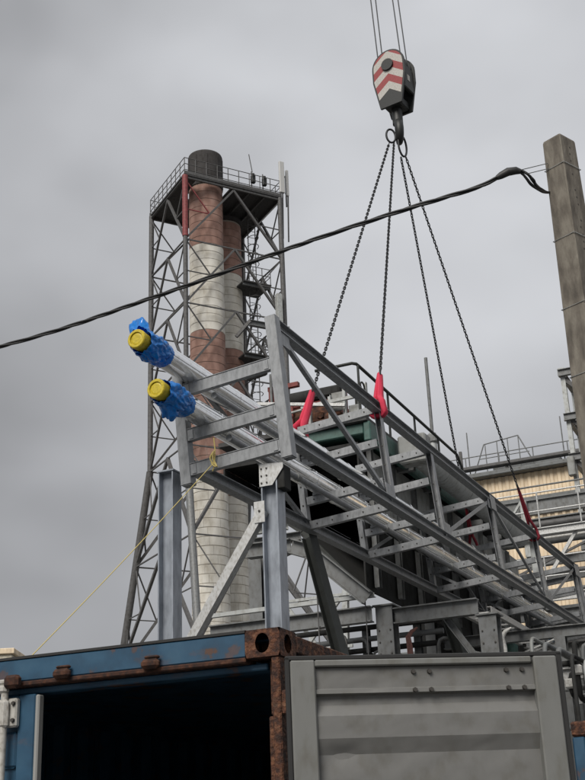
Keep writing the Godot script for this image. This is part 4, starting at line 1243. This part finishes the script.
# ------------------------------------------------------------------ concrete pole, cables
func concrete_pole():
	var yaw := 41.0
	var o := thing("concrete_pole", "weathered tapered square concrete pole with drilled holes and wire bands", "pole", Vector3(2.81, 0, -10.19), yaw)
	# corner of the section points at the yard; tapers upwards
	var st := st_new()
	var top := 8.3
	var rings := []
	for q in [[0.0, 0.215], [top - 0.02, 0.128], [top, 0.122]]:
		var w: float = q[1]
		var d: float = w * 0.86
		var c := 0.010
		rings.append([Vector3(-w + c, q[0], d), Vector3(w - c, q[0], d), Vector3(w, q[0], d - c), Vector3(w, q[0], -d + c), Vector3(w - c, q[0], -d), Vector3(-w + c, q[0], -d), Vector3(-w, q[0], -d + c), Vector3(-w, q[0], d - c)])
	for i in 2:
		for k in 8:
			quad(st, rings[i][k], rings[i][(k + 1) % 8], rings[i + 1][(k + 1) % 8], rings[i + 1][k])
	for k in range(1, 7):
		st.add_vertex(rings[2][0]); st.add_vertex(rings[2][k + 1]); st.add_vertex(rings[2][k])
	build(st, "shaft", M.concrete, o)
	var half := func(y: float) -> float: return lerpf(0.215, 0.128, y / top)
	# drilled holes on the right face, in pairs
	for y in [8.18, 8.10, 8.02, 7.86, 7.68, 7.60, 7.52, 7.34, 7.26, 7.18, 7.10, 7.02, 6.7, 6.4]:
		var w: float = half.call(y)
		var wob := 0.012 * sin(y * 31.0)
		var hole := bolt(o, Vector3(wob, y, w * 0.86 - 0.0015), Vector3(0, 0, 1), 0.013, 0.003, M.concrete_dark, "drilled_hole")
	# wire bands
	for y in [7.96, 7.16, 6.42, 5.72, 4.4]:
		var w: float = half.call(y) + 0.006
		var d: float = half.call(y) * 0.86 + 0.006
		var s2 := st_new()
		add_sweep(s2, [Vector3(-w, y, d), Vector3(w, y + 0.004, d), Vector3(w, y, -d), Vector3(-w, y, -d)], 0.0045, 6, true)
		build(s2, "wire_band", M.plant_light, o)
	# overhead cable bundle: sagging from a pole far to the left, tied off short of this pole
	var pts := [Vector3(-14.5, 7.75, -16.3), Vector3(-10.0, 7.18, -14.5), Vector3(-6.5, 7.02, -13.15), Vector3(-3.23, 7.04, -11.87), Vector3(-1.47, 7.205, -11.16), Vector3(0.14, 7.385, -10.44), Vector3(1.12, 7.46, -9.99), Vector3(1.85, 7.60, -9.85), Vector3(2.05, 7.67, -9.80), Vector3(2.17, 7.72, -9.78), Vector3(2.27, 7.73, -9.78)]
	var cv := Curve3D.new()
	for i in pts.size():
		var t: Vector3 = (pts[mini(i + 1, pts.size() - 1)] - pts[maxi(i - 1, 0)]) / 6.0
		cv.add_point(pts[i], -t, t)
	cv.bake_interval = 0.08
	var bk := cv.get_baked_points()
	var cab := thing("overhead_cable", "thick twisted black overhead cable bundle sagging across to the concrete pole", "cable")
	for strand in 3:
		var path := []
		for i in bk.size():
			var a := i * 0.35 + strand * TAU / 3.0
			path.append(bk[i] + Vector3(0, cos(a), sin(a)) * 0.0135)
		var s3 := st_new()
		add_sweep(s3, path, 0.0118, 6)
		build(s3, "strand", M.cable_black, cab)
	# dead-end grip and the slack tails looping down to the pole
	var s4 := st_new()
	add_sweep(s4, [Vector3(2.06, 7.672, -9.80), Vector3(2.10, 7.69, -9.79), Vector3(2.17, 7.722, -9.78), Vector3(2.25, 7.732, -9.78), Vector3(2.29, 7.72, -9.78)], [0.025, 0.036, 0.042, 0.038, 0.025], 9)
	build(s4, "cable_grip", M.cable_black, cab)
	for k in 6:
		var r1 := sin(k * 2.3) * 0.035
		var r2 := cos(k * 1.7) * 0.035
		var path := [Vector3(2.2, 7.73, -9.78), Vector3(2.29, 7.725 + r1 * 0.3, -9.78 + r2 * 0.4), Vector3(2.35 + r1 * 0.4, 7.68 + r2 * 0.5, -9.79 + r1 * 0.5), Vector3(2.40 + r2 * 0.5, 7.64 + r1 * 0.8, -9.83 + r2 * 0.5), Vector3(2.45 + r1 * 0.3, 7.625 + r2 * 0.7, -9.90), Vector3(2.53, 7.645 + r1 * 0.5, -10.02), Vector3(2.61, 7.69 + r2 * 0.2, -10.14), Vector3(2.66, 7.72, -10.19)]
		var c2 := Curve3D.new()
		for i in path.size():
			var t: Vector3 = (path[mini(i + 1, path.size() - 1)] - path[maxi(i - 1, 0)]) / 6.0
			c2.add_point(path[i], -t, t)
		c2.bake_interval = 0.04
		var s5 := st_new()
		add_sweep(s5, Array(c2.get_baked_points()), 0.009 + 0.003 * (k % 2), 6)
		build(s5, "slack_tail", M.cable_black, cab)
	for q in [[Vector3(2.30, 7.74, -9.78), Vector3(2.66, 8.03, -10.15)], [Vector3(2.36, 7.70, -9.79), Vector3(2.66, 7.975, -10.16)]]:
		var s6 := st_new()
		add_sweep(s6, [q[0], q[1]], 0.0045, 5)
		build(s6, "tie_wire", M.plant_steel, cab)

# ------------------------------------------------------------------ shipping container
func casting(parent: Node, at: Vector3, mx: float, mz: float):
	# corner casting with an oval opening in each outer face; mx, mz say which way is inwards
	var w := 0.162
	var h := 0.118
	var d := 0.178
	var st := st_new()
	var t := 0.028
	# outline with a slot, extruded as a plate
	var plate := func(o: Vector3, x: Vector3, y: Vector3, z: Vector3, sx: float, sy: float, rw: float, rh: float):
		# plate from o spanning sx, sy with an oval hole in the middle
		var n := 28
		var c := Vector2(sx * 0.5, sy * 0.5)
		for k in n:
			var a0 := TAU * k / n
			var a1 := TAU * (k + 1) / n
			var i0 := c + Vector2(cos(a0) * rw, sin(a0) * rh)
			var i1 := c + Vector2(cos(a1) * rw, sin(a1) * rh)
			var e0 := _box_edge(c, a0)
			var e1 := _box_edge(c, a1)
			for q in [[i0, e0, e1, i1]]:
				var p := []
				for v in q: p.append(o + x * v.x + y * v.y + z)
				quad(st, p[0], p[1], p[2], p[3])
			quad(st, o + x * i1.x + y * i1.y, o + x * i0.x + y * i0.y, o + x * i0.x + y * i0.y + z, o + x * i1.x + y * i1.y + z)
	# front face plate (normal +z*mz) and side face plate (normal +x*mx)
	plate.call(Vector3(-w if mx > 0 else 0.0, 0, 0 if mz > 0 else -d), Vector3.RIGHT, Vector3.UP, Vector3(0, 0, 0.0 if mz > 0 else 0.0), w, h, 0.033, 0.042)
	plate.call(Vector3(0, 0, 0) if mx > 0 else Vector3(-w, 0, 0), Vector3.FORWARD, Vector3.UP, Vector3.ZERO, d, h, 0.038, 0.040)
	# top, bottom, back and inner walls
	quad(st, Vector3(-w, h, 0), Vector3(0, h, 0), Vector3(0, h, -d), Vector3(-w, h, -d))
	quad(st, Vector3(-w, 0, -d), Vector3(0, 0, -d), Vector3(0, 0, 0), Vector3(-w, 0, 0))
	quad(st, Vector3(0, 0, -d), Vector3(-w, 0, -d), Vector3(-w, h, -d), Vector3(0, h, -d))
	quad(st, Vector3(-w, 0, -d), Vector3(-w, 0, 0), Vector3(-w, h, 0), Vector3(-w, h, -d))
	# chamber walls seen through the openings
	add_box(st, Vector3(-w + 0.012, 0.012, -d + 0.012), Vector3(-0.014, h - 0.012, -d + 0.03))
	var o := build(st, "corner_casting", M.rust, parent)
	o.position = at

func _box_edge(c: Vector2, a: float) -> Vector2:
	var d := Vector2(cos(a), sin(a))
	var k := minf(c.x / maxf(absf(d.x), 1e-5), c.y / maxf(absf(d.y), 1e-5))
	return c + d * k

func shipping_container():
	var W := 2.438
	var H := 2.591
	var D := 6.058
	var o := thing("shipping_container", "worn blue shipping container with rusty corners and its grey door swung open", "container", Vector3(-0.10, 0.0, -5.004), -22.3)
	# castings
	for q in [[0.0, H - 0.118, 0.0], [-W + 0.162, H - 0.118, 0.0], [0.0, 0.02, 0.0], [-W + 0.162, 0.02, 0.0], [0.0, H - 0.118, -D + 0.178], [-W + 0.162, H - 0.118, -D + 0.178], [0.0, 0.02, -D + 0.178], [-W + 0.162, 0.02, -D + 0.178]]:
		casting(o, Vector3(q[0], q[1], q[2]), 1, 1)
	# header with its rain lip
	block(o, "header", Vector3(-W + 0.163, H - 0.112, -0.10), Vector3(-0.163, H - 0.008, -0.012), M.container_blue, 0.006)
	block(o, "header_lip", Vector3(-W + 0.163, H - 0.135, -0.12), Vector3(-0.163, H - 0.1125, -0.004), M.rust_dark, 0.005)
	block(o, "header_return", Vector3(-W + 0.163, H - 0.165, -0.16), Vector3(-0.085, H - 0.136, -0.06), M.container_blue, 0.005)
	block(o, "roof_edge", Vector3(-W + 0.163, H - 0.0078, -0.11), Vector3(-0.163, H + 0.004, -0.008), M.gasket)
	# corner posts
	block(o, "corner_post", Vector3(-0.045, 0.14, -0.15), Vector3(-0.006, H - 0.119, -0.006), M.rust, 0.006)
	block(o, "post_jamb", Vector3(-0.082, 0.14, -0.14), Vector3(-0.046, H - 0.36, -0.05), M.rust, 0.005)
	block(o, "post_jamb", Vector3(-0.075, H - 0.355, -0.13), Vector3(-0.046, H - 0.125, -0.06), M.rust, 0.005)
	block(o, "corner_post", Vector3(-W + 0.006, 0.14, -0.15), Vector3(-W + 0.08, H - 0.119, -0.006), M.container_blue, 0.006)
	for y in [2.28, 1.75, 1.2, 0.5]:
		block(o, "hinge_lug", Vector3(-0.006, y - 0.05, -0.05), Vector3(0.022, y + 0.05, -0.012), M.rust, 0.006)
	# cam keepers on the header
	for x in [-1.075, -0.615]:
		var st := st_new()
		add_box(st, Vector3(x - 0.046, H - 0.122, -0.006), Vector3(x + 0.044, H - 0.078, 0.034), 0.014)
		add_box(st, Vector3(x - 0.030, H - 0.0775, -0.004), Vector3(x + 0.04, H - 0.064, 0.026), 0.006)
		build(st, "cam_keeper", M.rust_dark, o)
	block(o, "cam_keeper", Vector3(-1.375, H - 0.145, 0.0), Vector3(-1.295, H - 0.085, 0.05), M.rust_dark, 0.014)
	# rails, roof, walls, floor
	for x in [-0.06, -W + 0.0]:
		block(o, "top_rail", Vector3(x, H - 0.085, -D + 0.18), Vector3(x + 0.06, H - 0.012, -0.18), M.rust if x > -1 else M.container_blue, 0.004)
		block(o, "bottom_rail", Vector3(x, 0.03, -D + 0.18), Vector3(x + 0.06, 0.17, -0.18), M.container_blue, 0.004)
	block(o, "roof_panel", Vector3(-W + 0.03, H - 0.035, -D + 0.03), Vector3(-0.03, H - 0.025, -0.11), M.container_blue)
	block(o, "floor_panel", Vector3(-W + 0.061, 0.14, -D + 0.05), Vector3(-0.061, 0.17, -0.16), M.floor_ply)
	block(o, "sill", Vector3(-W + 0.163, 0.03, -0.15), Vector3(-0.163, 0.165, -0.03), M.rust)
	block(o, "end_wall", Vector3(-W + 0.061, 0.17, -D + 0.04), Vector3(-0.061, H - 0.04, -D + 0.07), M.container_blue)
	for sx in 2:
		var st := st_new()
		var zz := -0.18
		var x0 := -0.03 if sx == 0 else -W + 0.03
		var k := 0
		var dep := [0.0, 0.036, 0.036, 0.0]
		while zz > -D + 0.2:
			var z1: float = zz - [0.07, 0.068, 0.07, 0.068][k % 4]
			var xa: float = x0 + (-1 if sx == 0 else 1) * dep[[0, 0, 1, 2][k % 4]]
			var xb: float = x0 + (-1 if sx == 0 else 1) * dep[[0, 1, 2, 3][k % 4]]
			quad(st, Vector3(xa, 0.165, zz), Vector3(xb, 0.165, z1), Vector3(xb, H - 0.08, z1), Vector3(xa, H - 0.08, zz))
			zz = z1
			k += 1
		build(st, "side_wall", M.container_blue, o)
	# closed left-hand door leaf with its locking rod
	var ld := st_new()
	add_box(ld, Vector3(-W + 0.085, 0.17, -0.07), Vector3(-1.34, H - 0.17, -0.052))
	add_box(ld, Vector3(-1.339, 0.17, -0.075), Vector3(-1.245, H - 0.17, -0.03), 0.006)
	add_box(ld, Vector3(-W + 0.085, H - 0.255, -0.0515), Vector3(-1.3395, H - 0.17, -0.03), 0.006)
	var y := 0.3
	while y < 2.25:
		add_box(ld, Vector3(-W + 0.2, y, -0.0515), Vector3(-1.3405, y + 0.16, -0.034), 0.012)
		y += 0.3
	var leaf := build(ld, "door_leaf", M.container_blue, o)
	leaf.set_meta("label", "closed blue door leaf")
	block(leaf, "gasket", Vector3(-1.2445, 0.17, -0.07), Vector3(-1.222, H - 0.175, -0.028), M.gasket_grey, 0.006)
	var rx := -1.385
	beam(leaf, "lock_rod", Vector3(rx, 0.2, 0.012), Vector3(rx, H - 0.24, 0.012), "tube", 0.036, 0.036, M.rod_pale)
	beam(leaf, "lock_rod", Vector3(rx, H - 0.24, 0.012), Vector3(rx, H - 0.125, 0.012), "tube", 0.034, 0.034, M.rod_pale)
	var bs := st_new()
	add_box(bs, Vector3(rx - 0.035, H - 0.315, -0.03), Vector3(rx + 0.062, H - 0.185, 0.004), 0.008)
	add_box(bs, Vector3(rx - 0.03, H - 0.32, 0.0), Vector3(rx + 0.03, H - 0.19, 0.036), 0.014)
	var br := build(bs, "rod_bracket", M.rod_pale, leaf)
	for q in [[0.047, 0.21], [0.047, 0.285], [-0.026, 0.295]]:
		bolt(br, Vector3(rx + q[0], H - q[1], 0.004 if q[0] > 0 else 0.03), Vector3.BACK, 0.011, 0.012, M.bolt_dark)
	var cs := st_new()
	add_box(cs, Vector3(rx - 0.045, H - 0.165, -0.006), Vector3(rx + 0.02, H - 0.125, 0.038), 0.012)
	add_box(cs, Vector3(rx - 0.03, H - 0.1245, 0.0), Vector3(rx + 0.055, H - 0.10, 0.032), 0.008)
	build(cs, "rod_cam", M.rod_pale, leaf)
	# open right-hand leaf, seen from its inner side
	var d := Node3D.new()
	d.name = "open_door"
	o.add_child(d)
	d.set_meta("label", "grey inner face of the door leaf swung open")
	var org := Vector3(-0.065, 0, -4.967) - Vector3(-0.10, 0, -5.004)
	d.position = Basis(Vector3.UP, deg_to_rad(22.3)) * org
	d.rotation.y = deg_to_rad(30.8)
	var DW := 1.168
	var top := 2.455
	var bot := 0.16
	for x in [0.0, DW - 0.112]:
		block(d, "door_stile", Vector3(x + 0.008, bot, -0.05), Vector3(x + 0.112, top - 0.012, 0.0), M.door_frame_grey, 0.006)
	block(d, "door_rail", Vector3(0.1125, top - 0.04, -0.05), Vector3(DW - 0.1125, top - 0.012, -0.002), M.door_frame_grey, 0.005)
	block(d, "door_rail", Vector3(0.1125, bot, -0.05), Vector3(DW - 0.1125, bot + 0.1, -0.002), M.door_frame_grey, 0.005)
	block(d, "gasket", Vector3(-0.012, bot, -0.044), Vector3(0.0075, top + 0.004, -0.012), M.gasket, 0.004)
	block(d, "gasket", Vector3(DW + 0.0005, bot, -0.044), Vector3(DW + 0.026, top + 0.004, -0.012), M.gasket, 0.004)
	block(d, "gasket", Vector3(-0.012, top - 0.0115, -0.044), Vector3(DW + 0.026, top + 0.008, -0.012), M.gasket, 0.004)
	# pressed sheet: profile in height and depth, swept across the leaf
	var prof := [[top - 0.04, -0.030], [top - 0.045, -0.026], [top - 0.128, -0.026], [top - 0.134, -0.016], [top - 0.150, -0.014], [top - 0.156, -0.046]]
	var py := top - 0.165
	while py > bot + 0.55:
		prof.append_array([[py - 0.03, -0.044], [py - 0.075, -0.018], [py - 0.165, -0.018], [py - 0.228, -0.044], [py - 0.36, -0.044]])
		py -= 0.36
	prof.append([bot + 0.1, -0.046])
	var ds := st_new()
	var dn := FastNoiseLite.new()
	dn.seed = 9
	dn.frequency = 1.0
	var dent := func(x: float, yy: float, z: float) -> Vector3:
		var e: float = minf(1.0, minf(x - 0.1, DW - 0.1 - x) / 0.08)
		var hit := 0.010 * exp(-(pow((x - 0.22) / 0.07, 2.0) + pow((yy - 2.06) / 0.03, 2.0)))
		return Vector3(x, yy, z + e * (0.004 * dn.get_noise_2d(x * 3.5, yy * 5.0) + 0.002 * dn.get_noise_2d(x * 11.0, yy * 13.0) - hit))
	ds.set_smooth_group(-1)
	for i in prof.size() - 1:
		var a: Array = prof[i]
		var b: Array = prof[i + 1]
		var cut := 6 if absf(a[0] - b[0]) > 0.06 else 2
		for m in cut:
			var ya := lerpf(a[0], b[0], float(m) / cut)
			var yb := lerpf(a[0], b[0], float(m + 1) / cut)
			var za := lerpf(a[1], b[1], float(m) / cut)
			var zb := lerpf(a[1], b[1], float(m + 1) / cut)
			ds.set_smooth_group(i)
			for k in 40:
				var xa := lerpf(0.1, DW - 0.1, k / 40.0)
				var xb := lerpf(0.1, DW - 0.1, (k + 1) / 40.0)
				quad(ds, dent.call(xa, yb, zb), dent.call(xb, yb, zb), dent.call(xb, ya, za), dent.call(xa, ya, za))
	ds.set_smooth_group(-1)
	quad(ds, Vector3(DW - 0.1, bot, -0.051), Vector3(0.1, bot, -0.051), Vector3(0.1, top - 0.02, -0.051), Vector3(DW - 0.1, top - 0.02, -0.051))
	build(ds, "door_sheet", M.door_grey, d)
	for x in [0.537, 0.607, 0.945, 1.015]:
		for yy in [top - 0.066, top - 0.142]:
			bolt(d, Vector3(x, yy, -0.026 if yy > top - 0.1 else -0.0155), Vector3.BACK, 0.0115, 0.012, M.bolt_dark)

# ------------------------------------------------------------------ remaining yard things
func yard_details():
	# tag line tied to the lowest crossbar
	var tie: Vector3 = TR * T(-0.10, 0.95, 0.17)
	var far := Vector3(-2.71, 3.49, -11.12)
	var dir := (far - tie)
	var pts := []
	for k in 25:
		var t := k / 24.0 * 2.15
		var p := tie + dir * t
		p.y -= 0.12 * t * (2.15 - t)
		pts.append(p)
	var tl := thing("tag_line", "thin yellow tag line tied to the truss end running down to the left", "rope")
	var st := st_new()
	add_sweep(st, pts, 0.005, 6)
	build(st, "line", M.rope_yellow, tl)
	var knot := []
	for k in 40:
		var a := k * 0.62
		knot.append(tie + TR.basis * Vector3(0.025 * sin(a * 0.37), 0.10 * cos(a * 0.5) + 0.02, 0.0) + TR.basis * Vector3(0.022 * cos(a), 0.012 * sin(a), 0.03 + 0.02 * sin(a * 0.8)))
	st = st_new()
	add_sweep(st, knot, 0.008, 6)
	build(st, "knot", M.rope_yellow, tl)
	for q in [[-0.03, -0.12], [0.03, 0.30]]:
		st = st_new()
		var e: Vector3 = TR.basis * Vector3(q[0], q[1], 0.02)
		add_sweep(st, [tie, tie + e * 0.5 + Vector3(0.012, 0, 0.02), tie + e], 0.008, 6)
		build(st, "loose_end", M.rope_yellow, tl)

	# second blue container glimpsed past the open door
	var c := thing("shipping_container", "blue container with a brown rusted corner, mostly hidden behind the open grey door", "container", Vector3(2.135, 0, -9.85), -22.3)
	block(c, "corner_casting", Vector3(0.0, 2.47, -0.178), Vector3(0.16, 2.59, 0.0), M.rust, 0.015)
	block(c, "corner_post", Vector3(0.0, 0.02, -0.15), Vector3(0.10, 2.469, -0.01), M.container_blue, 0.01)
	block(c, "top_rail", Vector3(0.161, 2.49, -0.1), Vector3(2.2, 2.58, -0.02), M.rust, 0.01)
	block(c, "front_panel", Vector3(0.101, 0.05, -0.09), Vector3(2.3, 2.489, -0.05), M.container_blue)
	block(c, "roof_panel", Vector3(0.0, 2.52, -6.0), Vector3(2.4, 2.56, -0.18), M.container_blue)
	block(c, "side_wall", Vector3(0.01, 0.05, -6.0), Vector3(0.05, 2.519, -0.18), M.container_blue)
	block(c, "side_wall", Vector3(2.35, 0.05, -6.0), Vector3(2.39, 2.519, -0.18), M.container_blue)

	# low manifold of small pipes between the containers and the portal frames
	var mf := thing("pipe_manifold", "tangle of small grey pipes and pale valves seen over the grey door's top edge", "pipe manifold", grid(0, 0, -22.5), GRID)
	for x in [-11.6, -10.6, -8.6, -7.5, -5.6, -3.4, -2.2]:
		beam(mf, "stand", Vector3(x, 0, 0), Vector3(x, 5.9 if x < -7 else 4.8, 0), "h", 0.14, 0.14, M.plant_steel, Vector3.BACK)
	for q in [[3.6, "roof_grey"], [4.3, "plant_light"], [4.75, "bunker_plate"], [5.05, "plant_steel"], [5.4, "bunker_plate"], [5.62, "roof_grey"], [5.85, "bunker_plate"]]:
		beam(mf, "header_pipe", Vector3(-12.0, q[0], 0.2), Vector3(-1.6 if q[0] < 5.0 else -6.9, q[0], 0.2), "tube", 0.11, 0.11, M[q[1]])
	var r := RandomNumberGenerator.new()
	r.seed = 77
	for k in 70:
		var x := r.randf_range(-11.6, -2.0)
		var y0 := r.randf_range(4.2, 5.3)
		y0 -= (x + 11.6) * 0.13
		var y1 := y0 + r.randf_range(0.4, 1.1)
		var z := r.randf_range(0.25, 0.7)
		var m: Material = M[["plant_light", "roof_grey", "insulation_white", "bunker_plate", "plant_steel", "bunker_plate", "valve_pink"][r.randi() % 7]]
		var rad := r.randf_range(0.025, 0.055)
		var dx := r.randf_range(-0.45, 0.45)
		st = st_new()
		add_sweep(st, [Vector3(x, y0, 0.2), Vector3(x, y0 + 0.02, z * 0.8), Vector3(x, y0 + 0.08, z), Vector3(x, y1 - 0.12, z), Vector3(x + dx * 0.15, y1 - 0.03, z), Vector3(x + dx * 0.4, y1, z), Vector3(x + dx, y1, z * 0.9)], rad, 8)
		build(st, "branch_pipe", m, mf)
		if k % 3 == 0:
			block(mf, "valve_body", Vector3(x - 0.1, (y0 + y1) * 0.5 - 0.08, z - 0.1), Vector3(x + 0.1, (y0 + y1) * 0.5 + 0.1, z + 0.1), M[["valve_pink", "insulation_white", "bunker_plate"][k % 9 / 3]], 0.03)
	# low dark backdrop shed, added to hide the bright sky behind the manifold
	var sh := thing("backdrop_shed", "low dark corrugated shed added as a backdrop hiding the sky behind the tangle of small pipes", "shed", grid(0, 0, -31.5), GRID)
	build(corrugated(Vector3(-13.2, 0, 0), Vector3(-1.0, 6.6, 0), 0.28, 0.04), "wall_cladding", M.bunker_panel, sh)
	block(sh, "wall", Vector3(-13.2, 0, -3.4), Vector3(-1.0, 6.55, -0.02), M.bunker_plate)
	block(sh, "roof", Vector3(-13.4, 6.62, -3.6), Vector3(-0.8, 6.72, 0.25), M.roof_grey, 0.02)
	block(sh, "gutter", Vector3(-13.4, 6.5, 0.08), Vector3(-0.8, 6.6, 0.2), M.tower_grey, 0.02)
	for k in 5:
		var sx := -4.75 + 0.22 * k
		var sp := thing("service_pipe", ["thin mid grey pipe running along under the truss, outermost of five", "thin dark pipe next to the outermost service pipe", "thin grey pipe in the middle of the five service pipes", "thin black pipe beside the middle service pipe", "thin light grey pipe of the service pipes, nearest the second blue container"][k], "pipe", grid(sx, 5.0 - 0.12 * k, -20.6), GRID, "service pipes under the truss")
		var mm: Material = M[["bunker_panel", "roof_grey", "plant_steel", "bunker_plate", "plant_light"][k]]
		beam(sp, "tube", Vector3(0, 0, 0), Vector3(0, 0, -13.5), "tube", 0.07 + 0.015 * (k % 3), 0.07 + 0.015 * (k % 3), mm)
		for j in 5:
			beam(sp, "hanger", Vector3(0, 0.02, -0.8 - 2.9 * j), Vector3(0, -5.0 + 0.12 * k, -0.8 - 2.9 * j), "rod", 0.035, 0.035, M.plant_steel)
		var el := st_new()
		add_sweep(el, [Vector3(0, 0, 0), Vector3(0, -0.02, 0.12), Vector3(0, -0.1, 0.2), Vector3(0, -0.4, 0.22), Vector3(0, -5.0 + 0.12 * k, 0.22)], 0.036 + 0.007 * (k % 3), 8)
		build(el, "downpipe", mm, sp)
	# hooked pale elbows standing over the door's top edge
	for q in [[-7.38, 5.25, "valve_pink"], [-5.55, 5.05, "insulation_white"]]:
		st = st_new()
		var p := Vector3(q[0], q[1], 0.9)
		add_sweep(st, [p + Vector3(0, -0.7, 0), p, p + Vector3(-0.02, 0.2, 0), p + Vector3(0.06, 0.3, 0), p + Vector3(0.18, 0.36, 0)], [0.06, 0.06, 0.055, 0.04, 0.015], 8)
		build(st, "elbow", M[q[2]], mf)
	# blue and teal bits under the far truss end
	var tk := thing("small_tank", "small blue drum with a teal supply pipe below the truss's far end", "drum", grid(-5.95, 4.75, -27.9), GRID)
	beam(tk, "drum", Vector3(0, 1.25, 0), Vector3(0, 1.62, 0), "tube", 0.4, 0.4, M.container_blue)
	beam(tk, "teal_pipe", Vector3(-0.85, 0.6, 1.0), Vector3(-0.75, 1.35, 1.0), "tube", 0.3, 0.3, M.teal_paint)
	beam(tk, "stand", Vector3(0, -4.75, 0), Vector3(0, 1.25, 0), "tube", 0.12, 0.12, M.plant_steel)
	beam(tk, "teal_pipe", Vector3(-0.8, -4.75, 1.0), Vector3(-0.85, 0.6, 1.0), "tube", 0.26, 0.26, M.teal_paint)
	beam(tk, "link_pipe", Vector3(-0.78, 0.9, 1.0), Vector3(0, 0.9, 0), "tube", 0.1, 0.1, M.teal_paint)
